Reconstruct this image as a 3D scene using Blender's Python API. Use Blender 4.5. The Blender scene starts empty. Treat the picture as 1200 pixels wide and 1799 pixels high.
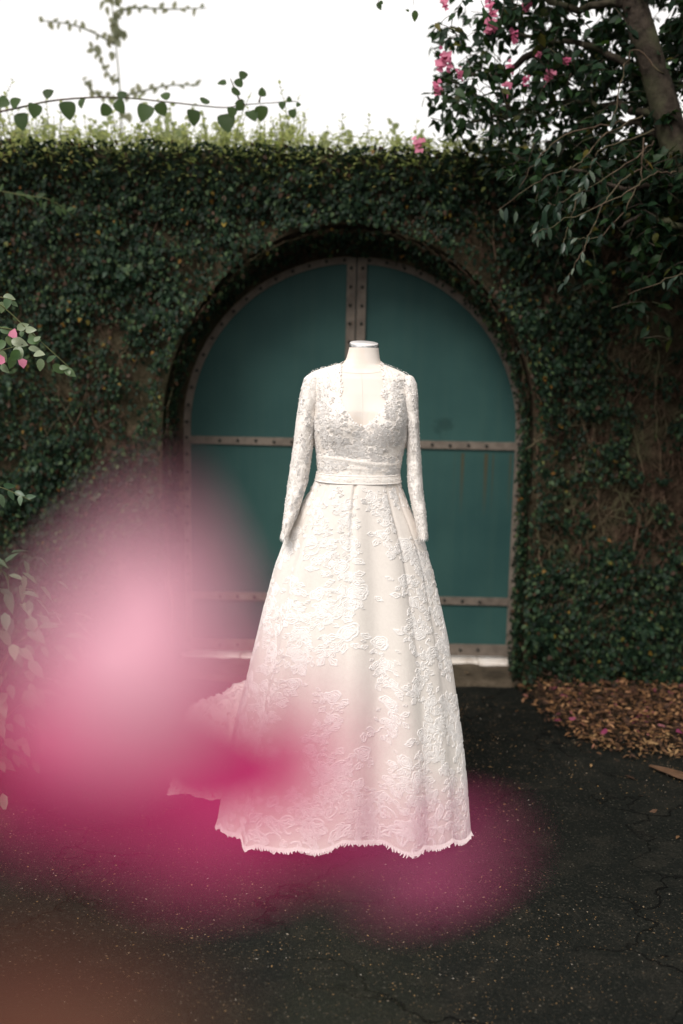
import bpy, math, random
import numpy as np
from mathutils import Vector, Matrix, noise as mnoise
R = math.radians
random.seed(7); rng = np.random.default_rng(7)
SC = bpy.context.scene
COL = SC.collection

# ------------------------------------------------------------------ camera
F_PX = 1749.0; H_CAM = 1.53; PITCH = R(8.5); ROLL = R(1.2)
cd = bpy.data.cameras.new('camera'); cam = bpy.data.objects.new('camera', cd); COL.objects.link(cam)
FW = Vector((0, math.cos(PITCH), -math.sin(PITCH)))
_R0 = Vector((1, 0, 0)); _U0 = Vector((0, math.sin(PITCH), math.cos(PITCH)))
RT = _R0*math.cos(ROLL) + _U0*math.sin(ROLL)
UP = _U0*math.cos(ROLL) - _R0*math.sin(ROLL)
CAM = Vector((0, 0, H_CAM))
cam.matrix_world = Matrix(((RT.x, UP.x, -FW.x, 0), (RT.y, UP.y, -FW.y, 0), (RT.z, UP.z, -FW.z, H_CAM), (0, 0, 0, 1)))
cd.sensor_fit = 'VERTICAL'; cd.sensor_height = 36.0; cd.sensor_width = 24.0; cd.lens = 35.0
cd.clip_start = 0.01; cd.clip_end = 500
cd.dof.use_dof = True; cd.dof.focus_distance = 3.03; cd.dof.aperture_fstop = 1.4
SC.camera = cam

# ------------------------------------------------------------------ sky, sun, exposure
SUN_EL, SUN_AZ = R(44), R(208)      # compass style: direction towards the sun (behind the photographer, a little left)
w = bpy.data.worlds.new('World'); SC.world = w; w.use_nodes = True
nt = w.node_tree; nt.nodes.clear()
o_ = nt.nodes.new('ShaderNodeOutputWorld'); bg = nt.nodes.new('ShaderNodeBackground')
sk = nt.nodes.new('ShaderNodeTexSky'); sk.sky_type = 'NISHITA'; sk.sun_disc = False
sk.sun_elevation = SUN_EL; sk.sun_rotation = SUN_AZ; sk.dust_density = 4; sk.air_density = 1.0
hs = nt.nodes.new('ShaderNodeHueSaturation'); hs.inputs['Saturation'].default_value = .25
mx = nt.nodes.new('ShaderNodeMix'); mx.data_type = 'RGBA'; mx.inputs[0].default_value = .75
mx.inputs[7].default_value = (8.6, 8.3, 8.0, 1)
nt.links.new(sk.outputs[0], hs.inputs['Color']); nt.links.new(hs.outputs[0], mx.inputs[6])
nt.links.new(mx.outputs[2], bg.inputs[0]); bg.inputs[1].default_value = .13
nt.links.new(bg.outputs[0], o_.inputs[0])
sd = bpy.data.lights.new('sun', 'SUN'); sd.energy = 1.9; sd.angle = R(24); sd.color = (1, .94, .88)
sun = bpy.data.objects.new('sun', sd); COL.objects.link(sun)
sdir = Vector((math.sin(SUN_AZ)*math.cos(SUN_EL), math.cos(SUN_AZ)*math.cos(SUN_EL), math.sin(SUN_EL)))
sun.rotation_euler = sdir.to_track_quat('Z', 'Y').to_euler(); sun.location = sdir*30
vs = SC.view_settings; vs.view_transform = 'Standard'; vs.look = 'None'; vs.gamma = 1; vs.use_curve_mapping = False
vs.exposure = 0.3
SC.cycles.use_denoising = True
SC.cycles.max_bounces = 8; SC.cycles.transparent_max_bounces = 24

# ------------------------------------------------------------------ helpers
def ray(px, py):
    return FW + RT*((px-600)/F_PX) - UP*((py-899.5)/F_PX)
def at(px, py, Y):
    d = ray(px, py); return CAM + d*(Y/d.y)
def gnd(px, py, z=0.0):
    d = ray(px, py); return CAM + d*((z-H_CAM)/d.z)
def at_dist(px, py, s):
    return CAM + ray(px, py)*s
def proj(p):
    v = Vector(p)-CAM; k = v.dot(FW)
    return 600+F_PX*v.dot(RT)/k, 899.5-F_PX*v.dot(UP)/k
def lerp_tab(tab, x):
    xs = [t[0] for t in tab]
    return [float(np.interp(x, xs, [t[i] for t in tab])) for i in range(1, len(tab[0]))]
def N(x, y, z=0.0): return mnoise.noise(Vector((x, y, z)))
def tag(o, label=None, cat=None, group=None, kind=None):
    if label: o['label'] = label
    if cat: o['category'] = cat
    if group: o['group'] = group
    if kind: o['kind'] = kind
    return o
def empty(name, loc, label, cat, group=None, kind=None):
    o = bpy.data.objects.new(name, None); COL.objects.link(o); o.location = loc
    o.empty_display_size = .05
    return tag(o, label, cat, group, kind)
def link(name, me, parent=None, mat=None, smooth=True):
    if mat is not None and not me.materials: me.materials.append(mat)
    o = bpy.data.objects.new(name, me); COL.objects.link(o)
    if parent is not None:
        o.parent = parent
        m = Matrix.Translation(root_loc(parent)); o.matrix_parent_inverse = m.inverted()
    return o
def root_loc(p):
    v = Vector(p.location); q = p.parent
    if q is not None and p.matrix_parent_inverse == Matrix.Identity(4): v = v + root_loc(q)
    return v
class MB:
    def __init__(s): s.v = []; s.f = []; s.n = 0
    def add(s, vs, fs):
        s.v.extend([tuple(v) for v in vs]); s.f.extend([tuple(i+s.n for i in f) for f in fs]); s.n += len(vs)
    def box(s, lo, hi):
        x0, y0, z0 = lo; x1, y1, z1 = hi
        s.add([(x0,y0,z0),(x1,y0,z0),(x1,y1,z0),(x0,y1,z0),(x0,y0,z1),(x1,y0,z1),(x1,y1,z1),(x0,y1,z1)],
              [(0,3,2,1),(4,5,6,7),(0,1,5,4),(1,2,6,5),(2,3,7,6),(3,0,4,7)])
    def tube(s, pts, rad, seg=6):
        pts = [Vector(p) for p in pts]; n = len(pts)
        if not hasattr(rad, '__len__'): rad = [rad]*n
        ref = Vector((.3, .2, .93)); vs = []; fs = []
        for i, p in enumerate(pts):
            t = (pts[min(i+1, n-1)]-pts[max(i-1, 0)]).normalized()
            a = t.cross(ref)
            if a.length < .05: a = t.cross(Vector((1, 0, 0)))
            a.normalize(); b = t.cross(a)
            for k in range(seg):
                th = 2*math.pi*k/seg; vs.append(p+(a*math.cos(th)+b*math.sin(th))*rad[i])
        for i in range(n-1):
            for k in range(seg):
                k2 = (k+1) % seg; fs.append((i*seg+k, i*seg+k2, (i+1)*seg+k2, (i+1)*seg+k))
        fs.append(tuple(range(seg-1, -1, -1))); fs.append(tuple((n-1)*seg+k for k in range(seg)))
        s.add(vs, fs)
    def mesh(s, name, mat=None, smooth=True):
        me = bpy.data.meshes.new(name); me.from_pydata(s.v, [], s.f); me.update()
        if smooth: me.shade_smooth()
        if mat is not None: me.materials.append(mat)
        return me
    def build(s, name, mat, parent=None, smooth=True):
        return link(name, s.mesh(name, mat, smooth), parent)
def np_mesh(name, V, Fq, mat, smooth=True):
    """V (n,3), Fq (m,k) arrays"""
    me = bpy.data.meshes.new(name); k = Fq.shape[1]
    me.vertices.add(len(V)); me.vertices.foreach_set('co', V.astype(np.float32).ravel())
    me.loops.add(Fq.size); me.loops.foreach_set('vertex_index', Fq.astype(np.int32).ravel())
    me.polygons.add(len(Fq)); me.polygons.foreach_set('loop_start', np.arange(0, Fq.size, k, dtype=np.int32))
    me.update(calc_edges=True); me.validate()
    if smooth: me.shade_smooth()
    if mat is not None: me.materials.append(mat)
    return me
def spline(pts, n=8):
    P = [Vector(p) for p in pts]; P = [P[0]*2-P[1]]+P+[P[-1]*2-P[-2]]; out = []
    for i in range(1, len(P)-2):
        for k in range(n):
            t = k/n; a, b, c, d = P[i-1], P[i], P[i+1], P[i+2]
            out.append(.5*((2*b)+(c-a)*t+(2*a-5*b+4*c-d)*t*t+(3*b-a-3*c+d)*t**3))
    out.append(P[-2]); return out

# ------------------------------------------------------------------ materials
class NT:
    def __init__(s, name):
        s.m = bpy.data.materials.new(name); s.m.use_nodes = True; s.t = s.m.node_tree; s.t.nodes.clear()
        s.out = s.n('OutputMaterial')
    def n(s, typ, **kw):
        nd = s.t.nodes.new('ShaderNode'+typ)
        for k, v in kw.items():
            if hasattr(nd, k) and not k[0].isupper(): setattr(nd, k, v)
        return nd
    def l(s, a, b): s.t.links.new(a, b)
    def coord(s, scale=1, kind='Object', stretch=None):
        c = s.n('TexCoord'); mp = s.n('Mapping'); s.l(c.outputs[kind], mp.inputs[0])
        mp.inputs['Scale'].default_value = stretch if stretch else (scale,)*3
        return mp.outputs[0]
    def noise(s, vec, scale, detail=4, rough=.55, dist=0):
        q = s.n('TexNoise'); s.l(vec, q.inputs['Vector']); q.inputs['Scale'].default_value = scale
        q.inputs['Detail'].default_value = detail; q.inputs['Roughness'].default_value = rough
        q.inputs['Distortion'].default_value = dist; return q.outputs['Fac']
    def ramp(s, fac, stops):
        r = s.n('ValToRGB'); s.l(fac, r.inputs[0]); cr = r.color_ramp
        while len(cr.elements) < len(stops): cr.elements.new(.5)
        for e, (p, c) in zip(cr.elements, stops):
            e.position = p; e.color = (c, c, c, 1) if not hasattr(c, '__len__') else (*c, 1)
        return r.outputs[0]
    def mix(s, f, a, b, mode='MIX'):
        m = s.n('Mix'); m.data_type = 'RGBA'; m.blend_type = mode
        for i, x in ((0, f), (6, a), (7, b)):
            if hasattr(x, 'is_linked'): s.l(x, m.inputs[i])
            elif hasattr(x, '__len__'): m.inputs[i].default_value = (*x, 1)
            else: m.inputs[i].default_value = x
        return m.outputs[2]
    def math(s, op, a, b=0):
        m = s.n('Math'); m.operation = op
        for i, x in ((0, a), (1, b)):
            if hasattr(x, 'is_linked'): s.l(x, m.inputs[i])
            else: m.inputs[i].default_value = x
        return m.outputs[0]
    def bump(s, h, strength=.5, dist=.01):
        b = s.n('Bump'); s.l(h, b.inputs['Height']); b.inputs['Strength'].default_value = strength
        b.inputs['Distance'].default_value = dist; return b.outputs[0]
    def principled(s, col, rough=.6, metal=0, normal=None, spec=.5, sheen=0):
        p = s.n('BsdfPrincipled')
        for k, x in (('Base Color', col), ('Roughness', rough), ('Metallic', metal), ('Specular IOR Level', spec), ('Sheen Weight', sheen)):
            if hasattr(x, 'is_linked'): s.l(x, p.inputs[k])
            elif hasattr(x, '__len__'): p.inputs[k].default_value = (*x, 1)
            else: p.inputs[k].default_value = x
        if normal is not None: s.l(normal, p.inputs['Normal'])
        return p.outputs[0]
    def done(s, sh): s.l(sh, s.out.inputs[0]); return s.m
    def rand(s):
        g = s.n('NewGeometry'); return g.outputs['Random Per Island']
    def orand(s):
        g = s.n('ObjectInfo'); return g.outputs['Random']

def leaf_mat(name, stops, rough=.45, trans=.25, tcol=(.25, .35, .06), obj=False, spec=.4):
    s = NT(name); r = s.orand() if obj else s.rand()
    c = s.ramp(r, stops)
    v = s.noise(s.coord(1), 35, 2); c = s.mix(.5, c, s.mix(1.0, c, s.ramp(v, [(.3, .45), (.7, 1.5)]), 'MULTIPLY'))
    p = s.principled(c, rough, spec=spec)
    t = s.n('BsdfTranslucent'); t.inputs[0].default_value = (*tcol, 1)
    m = s.n('MixShader'); m.inputs[0].default_value = trans; s.l(p, m.inputs[1]); s.l(t.outputs[0], m.inputs[2])
    return s.done(m.outputs[0])
M = {}
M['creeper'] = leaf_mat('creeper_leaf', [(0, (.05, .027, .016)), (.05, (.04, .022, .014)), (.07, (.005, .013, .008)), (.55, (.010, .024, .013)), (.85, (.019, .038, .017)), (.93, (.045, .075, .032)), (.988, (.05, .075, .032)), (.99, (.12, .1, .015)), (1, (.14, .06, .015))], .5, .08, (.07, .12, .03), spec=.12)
M['creeper_top'] = leaf_mat('young_creeper_leaf', [(0, (.05, .08, .02)), (.5, (.12, .155, .04)), (.85, (.2, .22, .075)), (1, (.27, .23, .08))], .6, .5, (.5, .55, .2), spec=.2)
M['tree_leaf'] = leaf_mat('tree_leaf', [(0, (.005, .013, .008)), (.6, (.01, .026, .012)), (.95, (.02, .045, .015)), (1, (.1, .08, .015))], .5, .1, (.08, .16, .03), spec=.12)
M['tree_leaf_obj'] = leaf_mat('tree_leaf_single', [(0, (.006, .016, .009)), (.6, (.012, .032, .014)), (.95, (.03, .06, .02)), (1, (.14, .09, .015))], .45, .12, (.1, .2, .03), obj=True, spec=.15)
M['vine_leaf'] = leaf_mat('vine_leaf', [(0, (.025, .045, .02)), (1, (.05, .085, .03))], .5, .3, (.16, .24, .08), obj=True, spec=.15)
M['shrub_leaf'] = leaf_mat('shrub_leaf', [(0, (.03, .07, .035)), (.7, (.07, .12, .07)), (1, (.12, .17, .1))], .35, .12, (.2, .35, .08), obj=True)
M['sprig_leaf'] = leaf_mat('sprig_leaf', [(0, (.03, .07, .025)), (.5, (.08, .14, .06)), (1, (.26, .3, .2))], .35, .2, (.3, .45, .1), obj=True)
M['litter'] = leaf_mat('fallen_leaf', [(0, (.02, .01, .006)), (.4, (.07, .03, .015)), (.75, (.17, .08, .03)), (.93, (.32, .17, .08)), (1, (.16, .02, .06))], .8, .05, (.3, .15, .05))
M['litter_obj'] = leaf_mat('fallen_leaf_single', [(0, (.04, .018, .01)), (.5, (.13, .065, .028)), (1, (.3, .18, .08))], .7, .05, (.3, .15, .05), obj=True)
M['petal_fallen'] = leaf_mat('fallen_bract', [(0, (.15, .015, .05)), (.6, (.24, .04, .1)), (1, (.4, .18, .17))], .7, .1, (.4, .05, .15), obj=True)
M['bract'] = leaf_mat('bract', [(0, (.5, .09, .2)), (1, (.7, .25, .36))], .6, .35, (.7, .15, .32), obj=True)
def bract_mat(name, a, b, trans, tcol):
    s = NT(name); v = s.noise(s.coord(1), 60, 3)
    c = s.mix(v, a, b); p = s.principled(c, .6, spec=.2)
    t = s.n('BsdfTranslucent'); t.inputs[0].default_value = (*tcol, 1)
    m = s.n('MixShader'); m.inputs[0].default_value = trans; s.l(p, m.inputs[1]); s.l(t.outputs[0], m.inputs[2])
    return s.done(m.outputs[0])
M['near_lit'] = bract_mat('lit_pink_bract', (.60, .29, .38), (.70, .39, .47), .3, (.8, .38, .54))  # upper bract: light from the sky painted in as a paler pink
M['near_shaded'] = bract_mat('shaded_pink_bract', (.42, .022, .12), (.5, .035, .155), .3, (.55, .03, .17))  # lower bracts: their shade painted in as a deeper crimson
M['near_mid'] = bract_mat('rose_pink_bract', (.56, .075, .22), (.64, .11, .28), .3, (.66, .1, .28))  # tone between the lit and the shaded bracts
M['near_dry'] = bract_mat('dry_bract', (.085, .03, .02), (.11, .04, .025), .15, (.14, .05, .03))

def bark(name, a, b):
    s = NT(name); v = s.noise(s.coord(1), 30, 6, .65); v2 = s.noise(s.coord(1), 6, 3)
    c = s.mix(s.ramp(v, [(.35, 0.), (.65, 1.)]), a, b); c = s.mix(s.ramp(v2, [(.45, 0.), (.65, .6)]), c, (.09, .1, .05))
    return s.done(s.principled(c, .85, normal=s.bump(v, .7, .01), spec=.2))
M['bark'] = bark('bark', (.018, .013, .01), (.065, .05, .038))
M['stem'] = bark('vine_stem', (.03, .018, .012), (.12, .075, .05))
M['twig'] = bark('twig', (.04, .026, .018), (.13, .09, .062))
M['green_stem'] = bark('green_stem', (.08, .07, .03), (.12, .15, .06))

# wall: rough render over stone, stained
s = NT('old_wall'); c0 = s.coord(1)
v = s.noise(c0, 3.2, 8, .62); v2 = s.noise(c0, 22, 6, .7, 1.); v3 = s.noise(c0, 1.1, 3)
c = s.ramp(v, [(.3, (.028, .02, .013)), (.5, (.08, .055, .036)), (.72, (.22, .165, .11))])
c = s.mix(s.ramp(v2, [(.38, .85), (.6, 0.)]), c, (.03, .024, .016)); c = s.mix(s.ramp(v3, [(.4, 0.), (.7, .7)]), c, (.045, .05, .025))
M['wall'] = s.done(s.principled(c, .95, normal=s.bump(v2, .9, .03), spec=.1))

# ground: dark mossy asphalt with chips and cracks
s = NT('asphalt'); c0 = s.coord(1)
big = s.noise(c0, .9, 4, .6); mid = s.noise(c0, 9, 5, .6); fine = s.noise(c0, 160, 3, .7)
c = s.ramp(big, [(.3, (.008, .0095, .008)), (.55, (.013, .0145, .012)), (.75, (.021, .020, .015))])
c = s.mix(s.ramp(mid, [(.48, 0.), (.74, .6)]), c, (.038, .034, .026))
c = s.mix(s.ramp(fine, [(.35, .8), (.55, 0.)]), c, (.004, .005, .0045)); c = s.mix(s.ramp(s.noise(c0, 95, 3, .75), [(.55, 0.), (.68, .75)]), c, (.045, .042, .034))
vo = s.n('TexVoronoi'); vo.feature = 'F1'; s.l(c0, vo.inputs['Vector']); vo.inputs['Scale'].default_value = 75
chip = s.ramp(vo.outputs['Distance'], [(.16, 1.), (.3, 0.)])
sel = s.n('SeparateColor'); s.l(vo.outputs['Color'], sel.inputs[0])
chip = s.math('MULTIPLY', chip, s.ramp(sel.outputs[0], [(.72, 0.), (.8, 1.)]))
c = s.mix(s.math('MULTIPLY', chip, .6), c, (.12, .11, .085))
wv = s.n('TexVoronoi'); wv.feature = 'DISTANCE_TO_EDGE'; wv.inputs['Scale'].default_value = 1.7
dn = s.n('TexNoise'); s.l(c0, dn.inputs['Vector']); dn.inputs['Scale'].default_value = 5; dn.inputs['Detail'].default_value = 6
vm = s.n('VectorMath'); vm.operation = 'MULTIPLY_ADD'; s.l(dn.outputs['Color'], vm.inputs[0]); vm.inputs[1].default_value = (.5, .5, .5); s.l(c0, vm.inputs[2]); s.l(vm.outputs[0], wv.inputs['Vector'])
crack = s.math('MULTIPLY', s.ramp(wv.outputs['Distance'], [(.004, 1.), (.012, 0.)]), s.ramp(s.noise(c0, 1.3, 2), [(.45, 0.), (.6, 1.)]))
c = s.mix(s.math('MULTIPLY', crack, .85), c, (.003, .003, .003))
hgt = s.math('SUBTRACT', s.math('ADD', s.math('MULTIPLY', fine, .5), s.math('MULTIPLY', chip, .5)), s.math('MULTIPLY', crack, 2.))
M['asphalt'] = s.done(s.principled(c, s.ramp(mid, [(.3, .62), (.7, .9)]), normal=s.bump(hgt, 1., .012), spec=.08))

s = NT('soil'); c0 = s.coord(1); v = s.noise(c0, 20, 8, .7)
M['soil'] = s.done(s.principled(s.ramp(v, [(.3, (.015, .012, .008)), (.7, (.07, .045, .028))]), .95, normal=s.bump(v, 1., .03), spec=.1))
s = NT('concrete'); c0 = s.coord(1); v = s.noise(c0, 7, 8, .65); v2 = s.noise(c0, 60, 4)
c = s.ramp(v, [(.3, (.03, .024, .016)), (.55, (.09, .07, .048)), (.8, (.18, .15, .11))]); c = s.mix(s.ramp(v2, [(.35, .5), (.5, 0.)]), c, (.04, .03, .02))
M['concrete'] = s.done(s.principled(c, .9, normal=s.bump(v, .9, .02), spec=.2))
s = NT('pale_stone'); c0 = s.coord(1); v = s.noise(c0, 12, 6, .6)
c = s.ramp(v, [(.3, (.5, .42, .35)), (.5, (.84, .77, .7)), (.8, (.88, .84, .8))])
M['pale_stone'] = s.done(s.principled(c, .6, normal=s.bump(v, .3, .01)))

# gate paint
s = NT('teal_paint'); c0 = s.coord(1)
st = s.noise(s.coord(stretch=(26, 1, .7)), 1, 5, .6); bl = s.noise(c0, 2.2, 4, .55); spk = s.noise(c0, 45, 2)
c = s.ramp(bl, [(.3, (.021, .060, .058)), (.7, (.034, .086, .079))])
c = s.mix(s.ramp(st, [(.45, 0.), (.75, .22)]), c, (.05, .095, .075))
c = s.mix(s.ramp(spk, [(.7, 0.), (.78, .3)]), c, (.1, .13, .11))
xyz = s.n('SeparateXYZ'); s.l(c0, xyz.inputs[0])
# rust runs below the upper bar of the right leaf (object space: x from gate centre, z height)
rx = s.ramp(s.noise(s.coord(stretch=(34, .01, .01)), 1, 1, .5), [(.56, 0.), (.62, 1.)])
rz = s.n('MapRange'); s.l(xyz.outputs[2], rz.inputs[0]); rz.inputs[1].default_value = .78; rz.inputs[2].default_value = 1.05
rz2 = s.n('MapRange'); s.l(xyz.outputs[2], rz2.inputs[0]); rz2.inputs[1].default_value = 1.105; rz2.inputs[2].default_value = 1.1
rxx = s.n('MapRange'); s.l(xyz.outputs[0], rxx.inputs[0]); rxx.inputs[1].default_value = .45; rxx.inputs[2].default_value = .55
run = s.math('MULTIPLY', s.math('MULTIPLY', rx, rz.outputs[0]), s.math('MULTIPLY', rz2.outputs[0], rxx.outputs[0]))
c = s.mix(s.math('MULTIPLY', run, .7), c, (.07, .05, .022))
# water stain on the right leaf
stn = s.n('VectorMath'); stn.operation = 'DISTANCE'; s.l(c0, stn.inputs[0]); stn.inputs[1].default_value = (.435, 0, 1.235)
sf = s.math('ADD', stn.outputs['Value'], s.math('MULTIPLY', s.noise(c0, 11, 5, .7), .2))
c = s.mix(s.ramp(sf, [(.13, .5), (.16, 0.)]), c, (.012, .032, .03))
M['teal'] = s.done(s.principled(c, .55, normal=s.bump(s.noise(c0, 4, 2), .15, .02), spec=.15))
s = NT('bronze_strip'); c0 = s.coord(1); v = s.noise(c0, 18, 5, .6); v2 = s.noise(c0, 90, 3)
c = s.ramp(v, [(.3, (.10, .082, .068)), (.7, (.19, .158, .13))]); c = s.mix(s.ramp(v2, [(.6, 0.), (.75, .5)]), c, (.12, .06, .025))
M['strip'] = s.done(s.principled(c, .65, metal=0., normal=s.bump(v2, .4, .004), spec=.2))
s = NT('bolt'); M['bolt'] = s.done(s.principled((.02, .022, .018), .6, metal=.3))

# fabrics
def cloth(name, a, b, bump=.5, sc=1., trans=.0, sheen=.2, weave=0.):
    s = NT(name); c0 = s.coord(1)
    v = s.noise(c0, 55*sc, 5, .6, 1.5); v2 = s.noise(c0, 7, 2)
    c = s.mix(s.ramp(v, [(.42, 0.), (.56, 1.)]), a, b)
    p = s.principled(c, .75, normal=s.bump(s.ramp(v, [(.38, 0.), (.6, 1.)]), bump, .003), spec=.25, sheen=sheen)
    if trans:
        t = s.n('BsdfTransparent'); m = s.n('MixShader'); fac = s.ramp(v2, [(.35, 0.), (.62, trans)])
        fac = s.math('MULTIPLY', fac, s.ramp(v, [(.42, 1.), (.56, .15)]))
        s.l(fac, m.inputs[0]); s.l(p, m.inputs[1]); s.l(t.outputs[0], m.inputs[2]); p = m.outputs[0]
    return s.done(p)
M['satin'] = cloth('ivory_satin', (.745, .69, .64), (.77, .715, .665), .06)
M['bodice'] = cloth('lace_over_satin', (.80, .735, .675), (.90, .85, .8), .15)
M['lace'] = cloth('white_lace', (.83, .785, .75), (.89, .86, .84), .2, 2)
M['sleeve'] = cloth('lace_tulle', (.78, .73, .68), (.88, .83, .79), .3, 1, trans=.26)
M['bead'] = NT('bead'); M['bead'] = M['bead'].done(M['bead'].principled((.9, .88, .88), .15, spec=.9))
s = NT('form_jersey'); c0 = s.coord(1); v = s.noise(c0, 13, 3, .5); v2 = s.noise(c0, 400, 2)
c = s.mix(s.ramp(v, [(.52, 0.), (.6, .35)]), (.79, .72, .66), (.79, .66, .56))
M['form'] = s.done(s.principled(c, .8, normal=s.bump(v2, .15, .001), spec=.2, sheen=.1))
s = NT('seam'); M['seam'] = s.done(s.principled((.73, .66, .6), .9))
s = NT('brushed_metal'); c0 = s.coord(1); v = s.noise(s.coord(stretch=(90, 90, 4)), 1, 3)
M['metal'] = s.done(s.principled(s.ramp(v, [(.3, .42), (.7, .62)]), .35, metal=.9))
s = NT('cap_top'); M['cap'] = s.done(s.principled((.82, .79, .78), .3, metal=.2))
s = NT('dark_metal'); M['dark_metal'] = s.done(s.principled((.05, .05, .05), .4, metal=.8))

# ------------------------------------------------------------------ leaves in bulk
def leaf_template(kind='ovate', w=.5):
    """length 1 along +y, base at origin, face +z, folded on the midrib and bent at the tip; 4 quads/8 tris"""
    prof = None if kind in ('round', 'fine') else {'ovate': [(0, .0), (.25, .85), (.6, .8), (1, 0)], 'heart': [(0, .0), (.18, 1.), (.6, .8), (1, 0)], 'long': [(0, .0), (.3, .8), (.65, .75), (1, 0)]}[kind]
    if kind in ('round', 'fine'):
        st = [0, .05, .14, .28, .45, .62, .78, .9, 1]; hh = {'round': [0, .62, .92, 1, .96, .82, .58, .3, 0], 'fine': [0, .4, .72, .95, 1, .84, .56, .28, 0]}[kind]
        V = []; T = []
        for y, k in zip(st, hh):
            h = w*.5*k; V += [(-h, y, .2*h-.2*y*y), (0, y, -.2*y*y), (h, y, .2*h-.2*y*y)]
        for i in range(len(st)-1):
            q = i*3; T += [(q, q+1, q+4), (q, q+4, q+3), (q+1, q+2, q+5), (q+1, q+5, q+4)]
        return np.array(V, float), np.array(T, int)
    V = []; z = lambda y, x: .22*abs(x) - .18*y*y
    for y, k in prof:
        h = w*.5*k
        V += [(0, y, z(y, 0))] if h == 0 else [(-h, y, z(y, h)), (0, y, z(y, 0)), (h, y, z(y, h))]
    F = [(0, 1, 2, 2), (0, 2, 3, 3), (1, 4, 5, 2), (2, 5, 6, 3), (4, 7, 5, 5), (5, 7, 6, 6)]
    T = [(0, 2, 1), (0, 3, 2), (1, 2, 5), (1, 5, 4), (2, 3, 6), (2, 6, 5), (4, 5, 7), (5, 6, 7)]
    return np.array(V, float), np.array(T, int)
def basis(tip, nrm):
    tip = tip/np.linalg.norm(tip, axis=1, keepdims=True)
    nrm = nrm-(nrm*tip).sum(1, keepdims=True)*tip; nrm = nrm/np.maximum(np.linalg.norm(nrm, axis=1, keepdims=True), 1e-6)
    sx = np.cross(tip, nrm); return np.stack([sx, tip, nrm], 2)   # columns
def leaves(name, P, tip, nrm, size, mat, parent, kind='ovate', w=.6, singles=0, mat_obj=None, leafname='leaf'):
    """P, tip, nrm (n,3) and size (n,). The first `singles` become objects of their own, the rest one stuff mesh."""
    B = basis(np.array(tip, float), np.array(nrm, float)); P = np.array(P, float); size = np.array(size, float)
    V, T = leaf_template(kind, w)
    if singles:
        me = np_mesh(leafname, V, T, mat_obj or mat)
        for i in range(min(singles, len(P))):
            o = link(leafname, me, parent)
            mw = Matrix([[B[i, r, c]*size[i] for c in range(3)]+[P[i, r]] for r in range(3)]+[[0, 0, 0, 1]])
            o.matrix_basis = mw
        P, B, size = P[singles:], B[singles:], size[singles:]
    if len(P):
        VV = np.einsum('nij,vj->nvi', B*size[:, None, None], V) + P[:, None, :]
        FF = T[None]+(np.arange(len(P))*len(V))[:, None, None]
        o = link(name, np_mesh(name, VV.reshape(-1, 3), FF.reshape(-1, 3), mat), parent); o['kind'] = 'stuff'; return o

# ------------------------------------------------------------------ ground
def gz(x, y):
    return .006*N(x*1.3, y*1.3)+.004*N(x*5, y*5, 3)+.0015*N(x*22, y*22, 5)
ys = np.concatenate([[-80, -30, -10, -4, -1.5, -.3], np.arange(.2, 5.2, .03), [5.6, 7, 12, 30, 60, 150]])
xs = np.concatenate([[-120, -50, -20, -8, -4.5], np.arange(-3.2, 3.2, .035), [4.5, 8, 20, 50, 120]])
V = np.array([(x, y, gz(x, y)) for y in ys for x in xs]); nx = len(xs)
Fq = np.array([(j*nx+i, j*nx+i+1, (j+1)*nx+i+1, (j+1)*nx+i) for j in range(len(ys)-1) for i in range(nx-1)])
tag(link('ground', np_mesh('ground', V, Fq, M['asphalt'])), 'dark mossy cracked asphalt drive', kind='structure')

YW, YD = 4.6, 4.93         # wall face, gate plane
GC = at(620.5, 756, YD); ZS = GC.z          # spring line of the arch
GR = (at(917, 783, YD)-at(323.5, 772, YD)).length/2   # gate radius
# planting strip against the wall at the right: mound of soil, edge curved like the photograph's
edge_px = [(898, 1186), (935, 1222), (985, 1262), (1040, 1292), (1120, 1303), (1200, 1308), (1400, 1330)]
edge = [gnd(x, y) for x, y in edge_px]; edge.append(Vector((3.6, 3.45, 0)))
mb = MB(); E = spline(edge, 8); vs_, fs_ = [], []
nr = 12
for i, e in enumerate(E):
    for k in range(nr+1):
        t = k/nr; y = e.y+(YW+.03-e.y)*t
        x = e.x+(.0)*t; z = gz(x, y)-.004+.05*min(1, t*3)**.8+.02*N(x*9, y*9, 2)*min(1, t*4)
        vs_.append((x, y, z))
for i in range(len(E)-1):
    for k in range(nr):
        a = i*(nr+1)+k; fs_.append((a, a+nr+1, a+nr+2, a+1))
mb.add(vs_, fs_); tag(mb.build('soil_bed', M['soil']), 'low soil strip under dead leaves at the right wall foot', kind='structure')
# concrete apron in front of the gate
mb = MB(); a0, a1 = gnd(300, 1196), gnd(905, 1212)
n1, n2 = 60, 12; vs_, fs_ = [], []
for i in range(n1+1):
    for k in range(n2+1):
        x = a0.x-.05+(a1.x-a0.x+.1)*i/n1; y0 = a0.y+.05*N(x*5, 3.3)
        y = y0+(YD-.06-y0)*k/n2
        z = gz(x, y)+(.006 if k == 0 else .02+.022*(k/n2))+.008*N(x*12, y*12, 8)
        if k == 0: z = gz(x, y)-.006
        vs_.append((x, y, z))
for i in range(n1):
    for k in range(n2):
        a = i*(n2+1)+k; fs_.append((a, a+n2+1, a+n2+2, a+1))
mb.add(vs_, fs_); tag(mb.build('concrete_apron', M['concrete']), 'stained worn concrete apron in front of the gate', kind='structure')

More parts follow.
